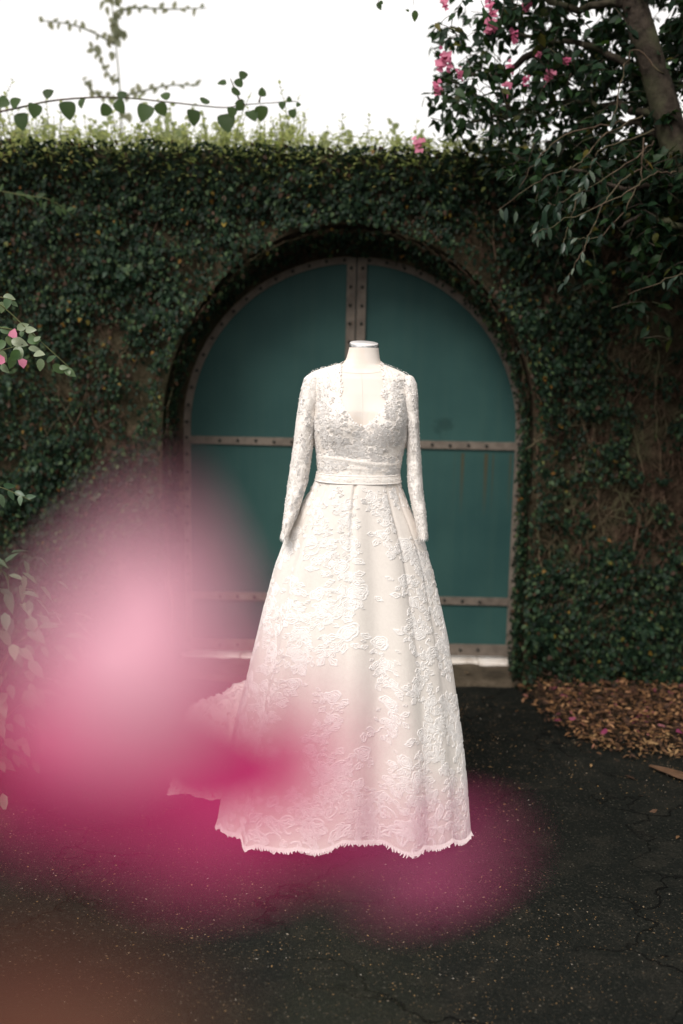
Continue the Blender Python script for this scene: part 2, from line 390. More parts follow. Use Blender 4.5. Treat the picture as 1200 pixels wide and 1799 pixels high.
# ------------------------------------------------------------------ wall with arched opening
OR_ = .86; VS = 1.10                     # opening radius
ocx = GC.x-.025; ZTOP = at(640, 272, YW).z
def wall_mesh():
    mb = MB(); XL, XR, YB = -3.6, 3.6, 5.05
    # outline path of the opening (from bottom left over the arch to bottom right)
    path = [(ocx-OR_, -.1)]
    for k in range(9): path.append((ocx-OR_, ZS*(k+1)/10))
    for k in range(41):
        a = math.pi-math.pi*k/40; path.append((ocx+OR_*math.cos(a), ZS+OR_*VS*math.sin(a)))
    for k in range(9): path.append((ocx+OR_, ZS*(9-k)/10))
    path.append((ocx+OR_, -.1))
    n = len(path); rings = 14; vs_, fs_ = [], []
    def outer(i):
        x, z = path[i]
        if i <= 9: return (XL, z)
        if i >= n-10: return (XR, z)
        a = math.pi-math.pi*(i-10)/40.; c, s_ = math.cos(a), math.sin(a)
        tx = (XR-ocx if c > 0 else ocx-XL)/max(abs(c), 1e-6); tz = (ZTOP-ZS)/max(s_, 1e-6); t = min(tx, tz)
        return (ocx+c*t, ZS+s_*t)
    for i in range(n):
        xi, zi = path[i]; xo, zo = outer(i)
        for k in range(rings+1):
            t = (k/rings)**1.5; x = xi+(xo-xi)*t; z = zi+(zo-zi)*t
            vs_.append((x, YW+.02*N(x*4, z*4, 1)+.012*N(x*13, z*13, 4), z))
    for i in range(n-1):
        for k in range(rings):
            a = i*(rings+1)+k; fs_.append((a, a+1, a+rings+2, a+rings+1))
    mb.add(vs_, fs_)
    # reveal
    vs_, fs_ = [], []
    for i in range(n):
        for k in range(7):
            y = YW+(YB-YW)*k/6; x, z = path[i]; q_ = min(1, (y-YW)/(YD-YW)); rr_ = 1+(GR+.006-OR_)/OR_*q_; x, z = ocx+(GC.x-ocx)*q_+(x-ocx)*rr_, (ZS+(z-ZS)*rr_*(1+(1/VS-1)*q_) if z > ZS else z)
            if y > YD+.035: x = GC.x+(x-GC.x)*.96; z = ZS+(z-ZS)*.96 if z > ZS else z
            d = .012*N(x*9, y*9, z*9) if 0 < k else 0
            cx = x-ocx; L = max(math.hypot(cx, max(0, z-ZS)), .1); yy = y if k else YW+.02*N(x*4, z*4, 1)+.012*N(x*13, z*13, 4)
            vs_.append((x+cx/L*d, yy, z+max(0, z-ZS)/L*d))
    for i in range(n-1):
        for k in range(6):
            a = i*7+k; fs_.append((a, a+7, a+8, a+1))
    mb.add(vs_, fs_)
    # top and back (back only behind the solid parts)
    mb.add([(XL, YW, ZTOP), (ocx-1.3, YW, ZTOP), (XR, YW, ZTOP), (XR, YB, ZTOP), (XL, YB, ZTOP)], [(0, 1, 2, 3, 4)])
    mb.add([(XL, YB, -.1), (ocx-OR_, YB, -.1), (ocx-OR_, YB, ZTOP), (XL, YB, ZTOP)], [(0, 3, 2, 1)])
    mb.add([(ocx+OR_, YB, -.1), (XR, YB, -.1), (XR, YB, ZTOP), (ocx+OR_, YB, ZTOP)], [(0, 3, 2, 1)])
    arc = [(x, YB, z) for x, z in path[10:51]]; top = [(x, YB, ZTOP) for x, y, z in arc]
    mb.add(arc+top, [(i, 41+i, 42+i, i+1) for i in range(40)])
    return mb
wall = wall_mesh().build('garden_wall', M['wall'], smooth=False)
tag(wall, 'tall old brown rendered wall with a wide arched opening', 'wall')

# ------------------------------------------------------------------ gate
gate = empty('arched_gate', (GC.x, YD, 0), 'teal metal double gate with round top and bolted brown strips', 'gate')
ZB = at(760, 1150, YD).z; zbar1 = at(760, 781, YD).z; zbar2 = at(760, 1054, YD).z; SW = .034
def gx(px): return at(px, 700, YD).x-GC.x
STILE = .047
bolt_mb = MB(); bv = []
for k in range(8):
    a = k*math.pi/4; bv.append((math.cos(a)*.0085, 0, math.sin(a)*.0085))
bolt_v = bv+[(x*.75, -.006, z*.75) for x, y, z in bv]+[(0, -.008, 0)]
bolt_f = [(i, (i+1) % 8, 8+(i+1) % 8, 8+i) for i in range(8)]+[(8+i, 8+(i+1) % 8, 16) for i in range(8)]
bolt_mb.add(bolt_v, bolt_f); bolt_me = bolt_mb.mesh('bolt', M['bolt'])
def gate_obj(name, mb, mat, parent, smooth=False):
    # coordinates given relative to the gate's root
    o = bpy.data.objects.new(name, mb.mesh(name, mat, smooth)); COL.objects.link(o); o.parent = parent; return o
def bolt(parent, x, z, y):
    o = bpy.data.objects.new('bolt', bolt_me); COL.objects.link(o); o.parent = parent
    o.location = (x+random.uniform(-.002, .002), y, z+random.uniform(-.003, .003)); o.rotation_euler = (0, random.random()*3, 0)
def strip_arc(r0, r1, a0, a1, y0, y1, n=30):
    mb = MB(); vs_ = []
    for i in range(n+1):
        a = a0+(a1-a0)*i/n
        for r, y in ((r0, y0), (r0, y1), (r1, y1), (r1, y0)): vs_.append((r*math.cos(a), y, ZS+r*math.sin(a)))
    fs_ = []
    for i in range(n):
        for k in range(4): fs_.append((i*4+k, i*4+(k+1) % 4, i*4+4+(k+1) % 4, i*4+4+k))
    fs_ += [(0, 1, 2, 3), (n*4+3, n*4+2, n*4+1, n*4)]
    mb.add(vs_, fs_); return mb
for sd_ in (-1, 1):
    # leaf panel with rounded bottom corner (outer side)
    mb = MB(); pts = [(sd_*.006, ZB)]; rc = .05
    for k in range(7):
        a = -math.pi/2+k*math.pi/12; pts.append((sd_*(GR-rc+rc*math.cos(a)), ZB+rc+rc*math.sin(a)))
    for k in range(31):
        a = math.pi/2*k/30; pts.append((sd_*GR*math.cos(a) if k < 30 else sd_*.006, ZS+GR*math.sin(a)))
    n = len(pts); mb.add([(x, 0, z) for x, z in pts]+[(x, .03, z) for x, z in pts],
        [tuple(range(n)) if sd_ > 0 else tuple(range(n-1, -1, -1)), tuple(range(2*n-1, n-1, -1)) if sd_ > 0 else tuple(range(n, 2*n))]+[(i, i+n, (i+1) % n+n, (i+1) % n) for i in range(n)])
    leaf = gate_obj('gate_leaf', mb, M['teal'], gate)
    # outer straight strip, arc strip, stile, bars, bottom rail
    mb = MB(); x0, x1 = sorted((sd_*(GR-SW), sd_*GR)); mb.box((x0, -.014, ZB), (x1, 0.001, ZS)); gate_obj('frame_strip', mb, M['strip'], leaf)
    a0, a1 = (0, math.pi/2-.035) if sd_ > 0 else (math.pi/2+.035, math.pi)
    gate_obj('arched_strip', strip_arc(GR-SW, GR, a0, a1, -.014, .001), M['strip'], leaf)
    mb = MB(); x0, x1 = sorted((sd_*.004, sd_*STILE)); mb.box((x0, -.018, ZB), (x1, 0.002, ZS+GR-.006)); gate_obj('stile', mb, M['strip'], leaf)
    for zb, hh in ((zbar1, .019), (zbar2, .019), (ZB+.03, .03)):
        mb = MB(); x0, x1 = sorted((sd_*(STILE+.001), sd_*(GR-SW-.001))); mb.box((x0, -.012, zb-hh), (x1, .0015, zb+hh)); gate_obj('crossbar', mb, M['strip'], leaf)
        for k in range(7):
            bolt(leaf, sd_*(STILE+.075+k*.0895), zb, -.012)
    z = ZB+.05
    while z < ZS-.01: bolt(leaf, sd_*(GR-SW/2), z, -.014); z += .0865
    for k in range(15):
        a = (k+.3)*(math.pi/2)/15
        bolt(leaf, sd_*(GR-SW/2)*math.cos(a), ZS+(GR-SW/2)*math.sin(a), -.014)
    z = ZB+.06
    while z < ZS+GR-.05: bolt(leaf, sd_*(STILE*.62), z, -.018); z += .0885
mb = MB(); mb.box((-.0038, -.012, ZB), (.0038, .004, ZS+GR-.002)); mb.box((-.0055, .0045, ZB), (.0055, .029, ZS+GR-.0025)); gate_obj('centre_gap', mb, M['bolt'], gate)
# threshold: pale stone pieces under the gate
th = empty('threshold', (GC.x, YD-.02, 0), 'row of pale stone pieces under the teal gate', 'threshold')
zt = ZB-.012
cuts = [-.86, -.55, -.2, .12, .42, .66, .84]
for i in range(6):
    mb = MB(); d = .0 if i < 5 else -.012
    mb.box((cuts[i]+.002, -.045+d+random.uniform(-.004, .004), zt-.055-random.uniform(0, .012)), (cuts[i+1]-.002, .1, zt-random.uniform(0, .003)))
    gate_obj('stone', mb, M['pale_stone'], th)
    bm_o = th.children[-1]; md = bm_o.modifiers.new('bevel', 'BEVEL'); md.width = .004; md.segments = 2
mb = MB(); mb.box((-.86, -.03, -.02), (.86, .16, zt-.05)); gate_obj('bedding', mb, M['concrete'], th)

# ------------------------------------------------------------------ creeper on the wall
def in_opening(x, z, m=0.):
    r = OR_-m
    if z <= ZS: return abs(x-ocx) < r
    return math.hypot(x-ocx, (z-ZS)/VS) < r
creeper = empty('wall_creeper', (-1.2, YW-.05, 0), 'dense small-leaved green creeper covering the whole wall round the arch', 'creeper')
P, T_, Nn, S = [], [], [], []
cnt = 0
NLEAF = 105000
while cnt < NLEAF:
    x = random.uniform(-3.0, 3.0); z = random.uniform(0, ZTOP+.02)
    if in_opening(x, z, -.0+.012): continue
    m = .45*N(x*1.7, z*1.7, 11)+.75*N(x*6, z*6, 12)+.7*N(x*16, z*16, 13)
    dens = .68+m*1.0
    if x > .95: dens -= .42*min(1, (x-.9)/.4)*(1 if z > .75 else .35)
    if x > .9 and z < .6: dens += .3
    if z > ZTOP-.3: dens += .35
    rr = math.hypot(x-ocx, max(0, z-ZS))-OR_
    if .05 < rr < .2: dens -= .22
    if x < -1.05 and z < 1.0: dens += .1
    if random.random() > dens: continue
    thick = .012+.075*max(0, .25+m)+.035*random.random()
    if z > ZTOP-.25: thick += .07*(1-(ZTOP-z)/.25)
    if -.01 < rr < .15 and z > ZS-.35: thick += .17*(1-rr/.15)
    thick *= random.random()**.5
    P.append((x, YW-.008-thick, z))
    sw = N(x*3, z*3, 20)*1.2
    T_.append((math.sin(sw)+random.gauss(0, .5), -.25+random.gauss(0, .3), -1+random.gauss(0, .45)))
    Nn.append((random.gauss(0, .45), -1, .55+random.gauss(0, .4)))
    S.append(random.uniform(.011, .026)*(1.0+.35*max(0, m))); cnt += 1
# reveal (the arch's inner face) gets a sparse lining
for _ in range(5200):
    a = random.random()
    y = YW+.2*random.random()**1.5
    if a < .28: p = (ocx-OR_+.012+.03*random.random(), y, random.uniform(.0, ZS)); n_ = (1, -.4, .3)
    elif a < .72:
        b = random.uniform(0, math.pi); r = OR_-.012-.035*random.random(); p = (ocx+r*math.cos(b), y, ZS+r*(VS-.4*(y-YW))*math.sin(b)); n_ = (-math.cos(b), -.4, -math.sin(b)+.2)
    else: p = (ocx+OR_-.012-.03*random.random(), y, random.uniform(0, ZS)); n_ = (-1, -.4, .3)
    P.append(p); T_.append((random.gauss(0, .5), random.gauss(0, .5), -.8)); Nn.append(tuple(c+random.gauss(0, .4) for c in n_)); S.append(random.uniform(.014, .028))
# biggest first so the singles are the ones that show largest
order = [i for i in np.argsort(-np.array(S)) if abs(P[i][0]) < 1.6 and P[i][2] > .3 and P[i][1] < YW-.05][:300]
rest = list(set(range(len(P)))-set(order)); idx = list(order)+rest
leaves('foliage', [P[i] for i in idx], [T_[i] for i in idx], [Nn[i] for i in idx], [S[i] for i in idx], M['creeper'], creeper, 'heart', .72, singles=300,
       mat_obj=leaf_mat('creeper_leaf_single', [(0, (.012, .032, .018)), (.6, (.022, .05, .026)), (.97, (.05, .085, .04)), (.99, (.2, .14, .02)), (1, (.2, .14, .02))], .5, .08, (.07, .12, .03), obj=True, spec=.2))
# stems: main ones are parts, the mat of fine ones is stuff
def stem_path(x, z, dx, dz, n, step, off=.012, wob=.35):
    pts = []; a = math.atan2(dz, dx)
    for i in range(n):
        pts.append(Vector((x, YW-off-.012*(N(x*8, z*8, 7)+.4), z)))
        a += random.gauss(0, wob); a = a*.93+math.atan2(dz, dx)*.07
        x += math.cos(a)*step; z += math.sin(a)*step
        if in_opening(x, z, .0) or z > ZTOP or z < 0: break
    return pts
mb = MB()
for _ in range(3200):
    right = random.random() < .6
    x = random.uniform(.93, 3) if right else random.uniform(-2.6, 2.6); z = random.uniform(.05, ZTOP-.2)
    if in_opening(x, z): continue
    p = stem_path(x, z, random.gauss(.2 if right else 0, .6), 1, random.randint(6, 16), .035, random.uniform(.0, .035), .3)
    if len(p) > 2: mb.tube(p, [random.uniform(.0015, .0042)*(1-.5*i/len(p)) for i in range(len(p))], 4)
for _ in range(420):                      # fringe of bare stems hanging on the reveal
    b = random.uniform(0, math.pi); r = OR_-.01; y = YW+.01+.2*random.random()
    pts = []
    for k in range(7):
        rr = OR_-.008-.022*random.random(); pts.append(Vector((ocx+rr*math.cos(b), y, ZS+rr*(VS-.3*(y-YW))*math.sin(b)))); b += random.gauss(.035, .03); y += random.gauss(0, .012)
    mb.tube(pts, .0022, 4)
o = mb.build('fine_stems', M['stem'], creeper); o['kind'] = 'stuff'
fan = [((1040, 790), [(1010, 700), (985, 600), (960, 520)]), ((1040, 790), [(1050, 680), (1075, 580), (1060, 470)]), ((1005, 800), [(1000, 730), (1005, 660), (1030, 560), (1090, 480)]),
       ((1010, 1160), [(1015, 1000), (1020, 900), (1010, 790)]), ((960, 760), [(945, 690), (925, 630), (905, 560), (880, 510)]), ((945, 1150), [(950, 1000), (945, 880), (940, 770)]),
       ((1120, 1180), [(1110, 1000), (1130, 850), (1105, 700), (1120, 560)]), ((300, 1150), [(296, 1000), (285, 880), (278, 780)]), ((225, 600), [(240, 520), (260, 440), (300, 340)]), ((150, 480), [(180, 400), (170, 330)]),
       ((660, 400), [(690, 350), (720, 300)]), ((880, 520), [(870, 440), (850, 380), (868, 310)]), ((1010, 790), [(960, 770), (925, 790)]), ((1170, 900), [(1160, 800), (1150, 700), (1160, 600)])]
for a, rest_ in fan:
    pts = [at(x, y, YW-.03) for x, y in [a]+rest_]; pts = spline(pts, 6); pts = [p+Vector((random.gauss(0, .004), random.gauss(0, .004), 0)) for p in pts]
    m_ = MB(); r0 = random.uniform(.006, .010); m_.tube(pts, [r0*(1-.5*i/len(pts)) for i in range(len(pts))], 6); m_.build('vine_stem', M['stem'], creeper)

# ------------------------------------------------------------------ growth along the wall top
top = empty('wall_top_growth', (-.2, YW+.05, ZTOP), 'yellow-green young shoots standing along the top of the wall', 'plants')
P, T_, Nn, S = [], [], [], []; mb = MB()
x = -2.9
while x < 2.9:
    x += random.uniform(.0035, .010); h = .05+.07*random.random()+.10*max(0, N(x*2.2, 5, 1))+.06*max(0, N(x*9, 2, 8))
    if x < -.2: h += .03+.10*max(0, N(x*3, 9, 4)+.3)
    if random.random() < .06: h += .12
    h *= .8
    y = random.uniform(YW-.06, YW+.4); lean = random.gauss(0, .25)
    pts = [Vector((x+lean*h*t*t, y, ZTOP-.03+(h+.03)*t)) for t in (0, .35, .7, 1)]
    mb.tube(pts, [.0025, .002, .0015, .001], 4)
    k = max(3, int(h/.013))
    for i in range(k):
        t = (i+1)/k; b = Vector((x+lean*h*t*t, y, ZTOP-.03+(h+.03)*t)); ang = i*2.4+random.random()
        P.append(b); T_.append((math.cos(ang), math.sin(ang), .35+.5*t)); Nn.append((-.3*math.cos(ang), -.3*math.sin(ang), 1)); S.append(random.uniform(.022, .042)*(1.1-.4*t))
    for _ in range(9):
        fr = random.random() < .5; P.append(Vector((x+random.gauss(0, .02), random.uniform(YW-.165, YW-.08) if fr else random.uniform(YW-.1, YW+.3), ZTOP+(.05-abs(random.gauss(0, .075)) if fr else random.uniform(-.03, .09))))); T_.append((random.gauss(0, 1), random.gauss(-.3, 1), random.gauss(0, .4))); Nn.append((0, -.4, 1)); S.append(random.uniform(.02, .036))
order = sorted(range(len(P)), key=lambda i: -S[i]*(1 if abs(P[i][0]) < 1.6 and P[i][1] < YW+.1 else 0)); 
leaves('foliage', [P[i] for i in order], [T_[i] for i in order], [Nn[i] for i in order], [S[i] for i in order], M['creeper_top'], top, 'ovate', .55, singles=250,
       mat_obj=leaf_mat('young_leaf_single', [(0, (.06, .1, .025)), (.6, (.13, .17, .045)), (1, (.22, .23, .08))], .5, .42, (.42, .5, .13), obj=True))
o = mb.build('shoots', M['green_stem'], top); o['kind'] = 'stuff'

def leafy(name, label, cat, stems, leaves_, lmat, smat, size=(.03, .04), kind='ovate', w=.65, Y=4.6, loc=None, rad=.003, group=None, bracts=()):
    """stems: lists of px points (x, y[, Y]); leaves_: (px, py, angle in picture deg (0 = right, 90 = down), size px[, Y])"""
    def A(p): return at(p[0], p[1], p[2] if len(p) > 2 else Y)
    t = empty(name, loc if loc is not None else A(stems[0][0]), label, cat, group)
    for st_ in stems:
        pts = spline([A(p) for p in st_], 6); m_ = MB(); m_.tube(pts, [rad*(1-.6*i/len(pts)) for i in range(len(pts))], 5); m_.build('stem', smat, t)
    if leaves_:
        P, T_, Nn, S = [], [], [], []
        for l in leaves_:
            yy = l[4] if len(l) > 4 else Y+random.uniform(-.03, .03)
            p = at(l[0], l[1], yy); sz = l[3]*.86/F_PX*yy; a = R(l[2]+random.gauss(0, 14))
            P.append(p); T_.append(RT*math.cos(a)-UP*math.sin(a)+Vector((0, random.gauss(0, .35), 0))); Nn.append(Vector((random.gauss(0, .35), -1, .3+random.gauss(0, .3)))); S.append(sz)
        leaves('leaf', P, T_, Nn, S, lmat, t, 'round' if kind == 'heart' else 'fine', w, singles=len(P), mat_obj=lmat)
    return t
# arching vine with round hanging leaves
arch_pts = [(-40, 205, 4.3), (30, 190, 4.3), (100, 176, 4.3), (200, 171, 4.3), (300, 180, 4.3), (390, 189, 4.3), (430, 184, 4.3), (520, 178, 4.35)]
Lv = [(20, 186, -30, 24), (15, 175, 160, 26), (38, 198, 95, 34), (62, 182, 85, 30), (78, 170, -55, 22), (115, 178, 90, 36), (147, 172, 95, 24), (192, 185, 100, 26), (208, 172, -60, 20), (206, 176, 85, 28), (260, 184, 92, 36), (279, 180, 85, 28), (298, 172, 180, 20),
      (338, 192, 80, 32), (354, 180, -30, 22), (396, 200, 95, 38), (408, 188, 110, 22), (421, 195, -80, 20), (438, 195, 80, 28), (458, 185, 85, 30), (430, 182, 180, 20), (414, 168, -90, 22), (416, 152, -60, 20), (398, 146, 190, 18), (420, 134, 0, 18), (460, 170, -90, 18), (496, 178, 90, 16), (512, 192, 90, 18), (508, 180, -100, 12), (520, 184, 0, 10)]
leafy('arching_vine', 'arching vine with large round dark leaves above the wall at upper left', 'vine',
      [arch_pts, [(425, 185, 4.3), (414, 160, 4.3), (405, 138, 4.3)], [(455, 180, 4.32), (458, 168, 4.32)]], [(a, b, c, d, 4.3+random.uniform(-.03, .03)) for a, b, c, d in Lv], M['vine_leaf'], M['stem'], kind='heart', w=.92, rad=.0045)
# tall upright shoot with side sprays
st = [[(214, 960, 5.8), (213, 300, 5.8), (212, 180, 5.8), (204, 80, 5.8), (194, -20, 5.8)], [(205, 20, 5.8), (240, 14, 5.8), (300, 16, 5.8), (362, 14, 5.8)], [(202, 78, 5.8), (160, 55, 5.8), (120, 42, 5.8), (72, 36, 5.8)],
      [(208, 145, 5.8), (190, 130, 5.8), (175, 100, 5.8), (160, 82, 5.8)], [(212, 170, 5.8), (250, 160, 5.8), (300, 150, 5.8), (350, 150, 5.8)], [(212, 175, 5.8), (170, 165, 5.8), (145, 138, 5.8)]]
Lv = []
for s_ in st[1:]:
    pts = s_
    for k in range(15):
        t = (k+.5)/15*(len(pts)-1); i = int(t); f = t-i; x = pts[i][0]*(1-f)+pts[i+1][0]*f; y = pts[i][1]*(1-f)+pts[i+1][1]*f
        Lv.append((x, y, 90+random.gauss(0, 30) if k % 2 else -80+random.gauss(0, 30), random.uniform(10, 17), 5.8))
for k in range(36):
    y = random.uniform(-10, 60) if k < 26 else random.uniform(60, 250); Lv.append((200+y*.05+random.gauss(0, 7), y, random.uniform(30, 150), random.uniform(12, 20), 5.8))
leafy('tall_shoot', 'tall thin upright shoot with small pale leaves against the sky', 'plant', st, Lv, leaf_mat('pale_leaf', [(0, (.1, .12, .07)), (1, (.2, .2, .12))], .5, .5, (.45, .45, .28), obj=True), M['green_stem'], w=.7, rad=.0065)
# loose mass of weeds behind the wall, left half
Lv = []; st = []
for k in range(34):
    x = random.uniform(0, 520) if k < 30 else random.uniform(560, 760); base = 262; hgt = random.uniform(40, 100)*(1-.45*abs(x-230)/300 if x < 560 else .5)
    tip = (x+random.gauss(0, 22), base-hgt); st.append([(x, base+20, 5.0), ((x+tip[0])/2+random.gauss(0, 5), base-hgt*.5, 5.0), (tip[0], tip[1], 5.0)])
    for i in range(8):
        t = (i+1)/8; Lv.append((x+(tip[0]-x)*t, base-hgt*t, random.choice((-30, 210))+random.gauss(0, 40), random.uniform(12, 24)*(1.1-.5*t), 5.0+random.uniform(-.1, .1)))
leafy('weeds', 'loose pale weeds with round leaves rising behind the wall top at left', 'plants', st, Lv, leaf_mat('weed_leaf', [(0, (.1, .14, .05)), (1, (.25, .28, .12))], .5, .45, (.45, .5, .2), obj=True), M['green_stem'], w=.75, rad=.0025)
leafy('twig_tip', 'tiny twig tip with two leaves hanging at the top edge of the sky', 'twig', [[(690, -60, 3.9), (668, -10, 3.9), (664, 14, 3.9)], [(720, -60, 3.9), (727, 8, 3.9)]],
      [(664, 4, 80, 16), (672, 2, 120, 12), (729, 18, 90, 20), (719, 20, 200, 8)], M['vine_leaf'], M['twig'], Y=3.9, rad=.0015)
# leafy twig across the creeper, upper left
leafy('side_twig', 'slender green twig crossing the creeper high on the left wall', 'twig', [[(-30, 330, 4.35), (40, 343, 4.35), (90, 352, 4.35), (135, 385, 4.4)]],
      [(x, 338+(x/130)**2*40, random.choice((-50, 60))+random.gauss(0, 20), random.uniform(14, 22), 4.35) for x in range(0, 132, 9)], M['vine_leaf'], M['green_stem'], w=.5, rad=.0028)

# ------------------------------------------------------------------ left bougainvillea sprigs and shrub
Ys = 3.3
st = [[(-60, 500, Ys), (0, 535, Ys), (50, 580, Ys), (132, 655, Ys)], [(-60, 560, Ys), (0, 575, Ys), (30, 580, Ys), (60, 585, Ys)], [(-60, 510, Ys), (0, 522, Ys), (26, 528, Ys)], [(-60, 640, Ys), (-10, 620, Ys), (40, 605, Ys)]]
Lv = [(6, 520, 10, 24), (14, 524, 60, 26), (4, 530, 120, 26), (20, 530, 40, 16), (0, 578, 20, 26), (30, 578, -20, 26), (45, 580, 0, 24), (55, 584, 60, 24), (20, 598, 20, 34), (30, 608, 70, 34), (48, 600, -10, 28), (50, 612, 10, 26), (60, 622, -10, 28), (72, 630, 100, 26),
      (82, 636, -15, 24), (92, 642, 20, 30), (104, 646, -20, 18), (112, 648, 30, 28), (120, 650, 60, 12), (34, 615, 110, 30), (24, 625, 80, 28), (10, 600, 150, 30), (-4, 615, 60, 30), (60, 600, -60, 18), (2, 640, 40, 24), (38, 592, -100, 18), (14, 590, 95, 24)]
spr = leafy('bougainvillea_sprig', 'bright leafy bougainvillea sprig with three pink bracts at the left edge', 'flower branch', st, Lv, M['sprig_leaf'], M['green_stem'], Y=Ys, w=.62, rad=.003)
Pb = [at(8, 628, Ys-.03), at(22, 594, Ys-.03), at(40, 630, Ys-.03)]
leaves('bract', Pb, [(-.4, 0, -.3), (.2, 0, 1), (0, 0, -.9)], [(0, -1, .3)]*3, [.035, .032, .032], M['bract'], spr, 'heart', .95, singles=3, mat_obj=M['bract'], leafname='bract')
leafy('edge_sprig', 'small pale leaf sprig low at the left edge above the shrub', 'twig', [[(-40, 850, Ys), (0, 856, Ys), (30, 868, Ys), (55, 880, Ys)]], [(6, 852, 10, 26), (14, 862, 60, 24), (26, 864, 20, 24), (36, 870, 100, 22), (44, 874, 0, 22), (-2, 868, 60, 30)], M['shrub_leaf'], M['green_stem'], Y=Ys, w=.5, rad=.0025)
bush = empty('shrub', gnd(-120, 1330), 'low shrub with broad pointed pale leaves at the left edge of the drive', 'shrub')
P, T_, Nn, S = [], [], [], []; bc = Vector((-1.32, 3.42, .42))
for i in range(420):
    d = Vector((random.gauss(0, 1), random.gauss(0, 1), random.gauss(0, 1))).normalized(); r = random.uniform(.6, 1)
    if d.y > .6: d.y *= -1
    p = bc+Vector((d.x*.44*r, d.y*.36*r, d.z*.5*r))
    if p.z < .04: continue
    P.append(p); T_.append((d.x+random.gauss(0, .3), d.y-.2+random.gauss(0, .3), -.55+random.gauss(0, .3))); Nn.append((d.x*.5, d.y-.2, .9+d.z*.3)); S.append(random.uniform(.05, .085))
def vis_key(i):
    q = proj(P[i]); return (0 if (-40 < q[0] and P[i].y < 3.55) else 1, P[i].y)
order = sorted(range(len(P)), key=vis_key)
leaves('foliage', [P[i] for i in order], [T_[i] for i in order], [Nn[i] for i in order], [S[i] for i in order], M['shrub_leaf'], bush, 'ovate', .52, singles=260, mat_obj=M['shrub_leaf'])
for k in range(9):
    e = P[random.randrange(len(P))]; m_ = MB(); m_.tube(spline([Vector((-1.36+random.gauss(0, .04), 3.42+random.gauss(0, .04), 0)), (Vector((-1.35, 3.42, .2))+e)*.5+Vector((0, 0, .04)), e], 5), [.007]*5+[.004]*6, 6); m_.build('stem', M['stem'], bush)

# ------------------------------------------------------------------ tree on the right
tree = empty('bougainvillea_tree', Vector((2.0, 4.05, 0)), 'leaning dark tree with pink bougainvillea growing at the upper right', 'tree')
YT = 4.0
trunk_pts = spline([Vector((1.92, 4.1, -.05)), Vector((1.72, 4.08, .7)), at(1262, 520, YT), at(1205, 330, YT), at(1168, 190, YT), at(1135, 80, YT), at(1108, -20, YT), at(1080, -160, YT-.1), at(1020, -420, YT-.3)], 8)
m_ = MB(); m_.tube([p+Vector((.008*N(i, 1), .008*N(i, 2), 0)) for i, p in enumerate(trunk_pts)], [.068-.030*i/len(trunk_pts)+.004*N(i*.7, 3) for i in range(len(trunk_pts))], 14); m_.build('trunk', M['bark'], tree)
limbs_px = [[(1185, 260, 4.0), (1130, 225, 4.1), (1060, 215, 4.2), (960, 250, 4.3)], [(1150, 140, 4.0), (1060, 90, 4.1), (960, 70, 4.2), (860, 60, 4.25)], [(1110, 0, 4.0), (1000, 10, 4.1), (900, -20, 4.2), (810, -10, 4.3)],
            [(1200, 320, 4.0), (1150, 330, 3.95), (1080, 330, 3.95), (1000, 290, 4.0)], [(1165, 200, 4.0), (1010, 180, 4.3), (900, 200, 4.4), (810, 220, 4.4)], [(1230, 420, 4.0), (1190, 400, 3.9), (1130, 380, 3.85), (1090, 400, 3.85)],
            [(960, 75, 4.2), (880, 130, 4.25), (800, 130, 4.3)], [(900, 200, 4.4), (830, 170, 4.4), (780, 180, 4.4)]]
for l in limbs_px:
    pts = spline([at(*p) for p in l], 6); pts = [p+Vector((random.gauss(0, .006), random.gauss(0, .01), random.gauss(0, .006))) for p in pts]
    m_ = MB(); m_.tube(pts, [.017*(1-.75*i/len(pts)) for i in range(len(pts))], 7); m_.build('branch', M['bark'], tree)
P, T_, Nn, S = [], [], [], []; tw = MB()
def dens_at(px, py):
    if px < 742: return 0
    d = 0.0
    # distance from the left fringe
    left = np.interp(py, [-50, 60, 120, 200, 260, 300, 400, 520, 620], [790, 770, 750, 760, 830, 900, 960, 1010, 1130])
    if px < left-10: return 0
    d = .22+min(1.0, (px-left)/260)
    if py < 30 and px < 850: d *= .5
    if py > 285: d *= .9
    if py > 430: d *= .5*max(0, (620-py)/190)+.1
    d *= .65+1.1*max(-.6, N(px*.017, py*.017, 30))
    return d
n_t = 0
while n_t < 1900:
    px = random.uniform(740, 1290); py = random.uniform(-160, 600)
    if random.random() > dens_at(px, py): continue
    yy = random.uniform(3.95, 4.75) if py < 270 else random.uniform(3.8, 4.45)
    c = at(px, py, yy); n_t += 1
    dv = Vector((random.gauss(-.3, .7), random.gauss(-.1, .5), random.gauss(-.35, .6))).normalized(); ln = random.uniform(.06, .16)
    a = c-dv*ln*.5; tw.tube([a, a+dv*ln*.5+Vector((0, 0, .01)), a+dv*ln], [.002, .0016, .001], 4)
    for i in range(random.randint(4, 8)):
        t = random.random(); p = a+dv*ln*t
        P.append(p); q = Vector((random.gauss(0, 1), random.gauss(0, 1), random.gauss(-.5, .7))); T_.append(q+dv*.4); Nn.append((random.gauss(0, .6), random.gauss(-.5, .5), .8)); S.append(random.uniform(.032, .058))
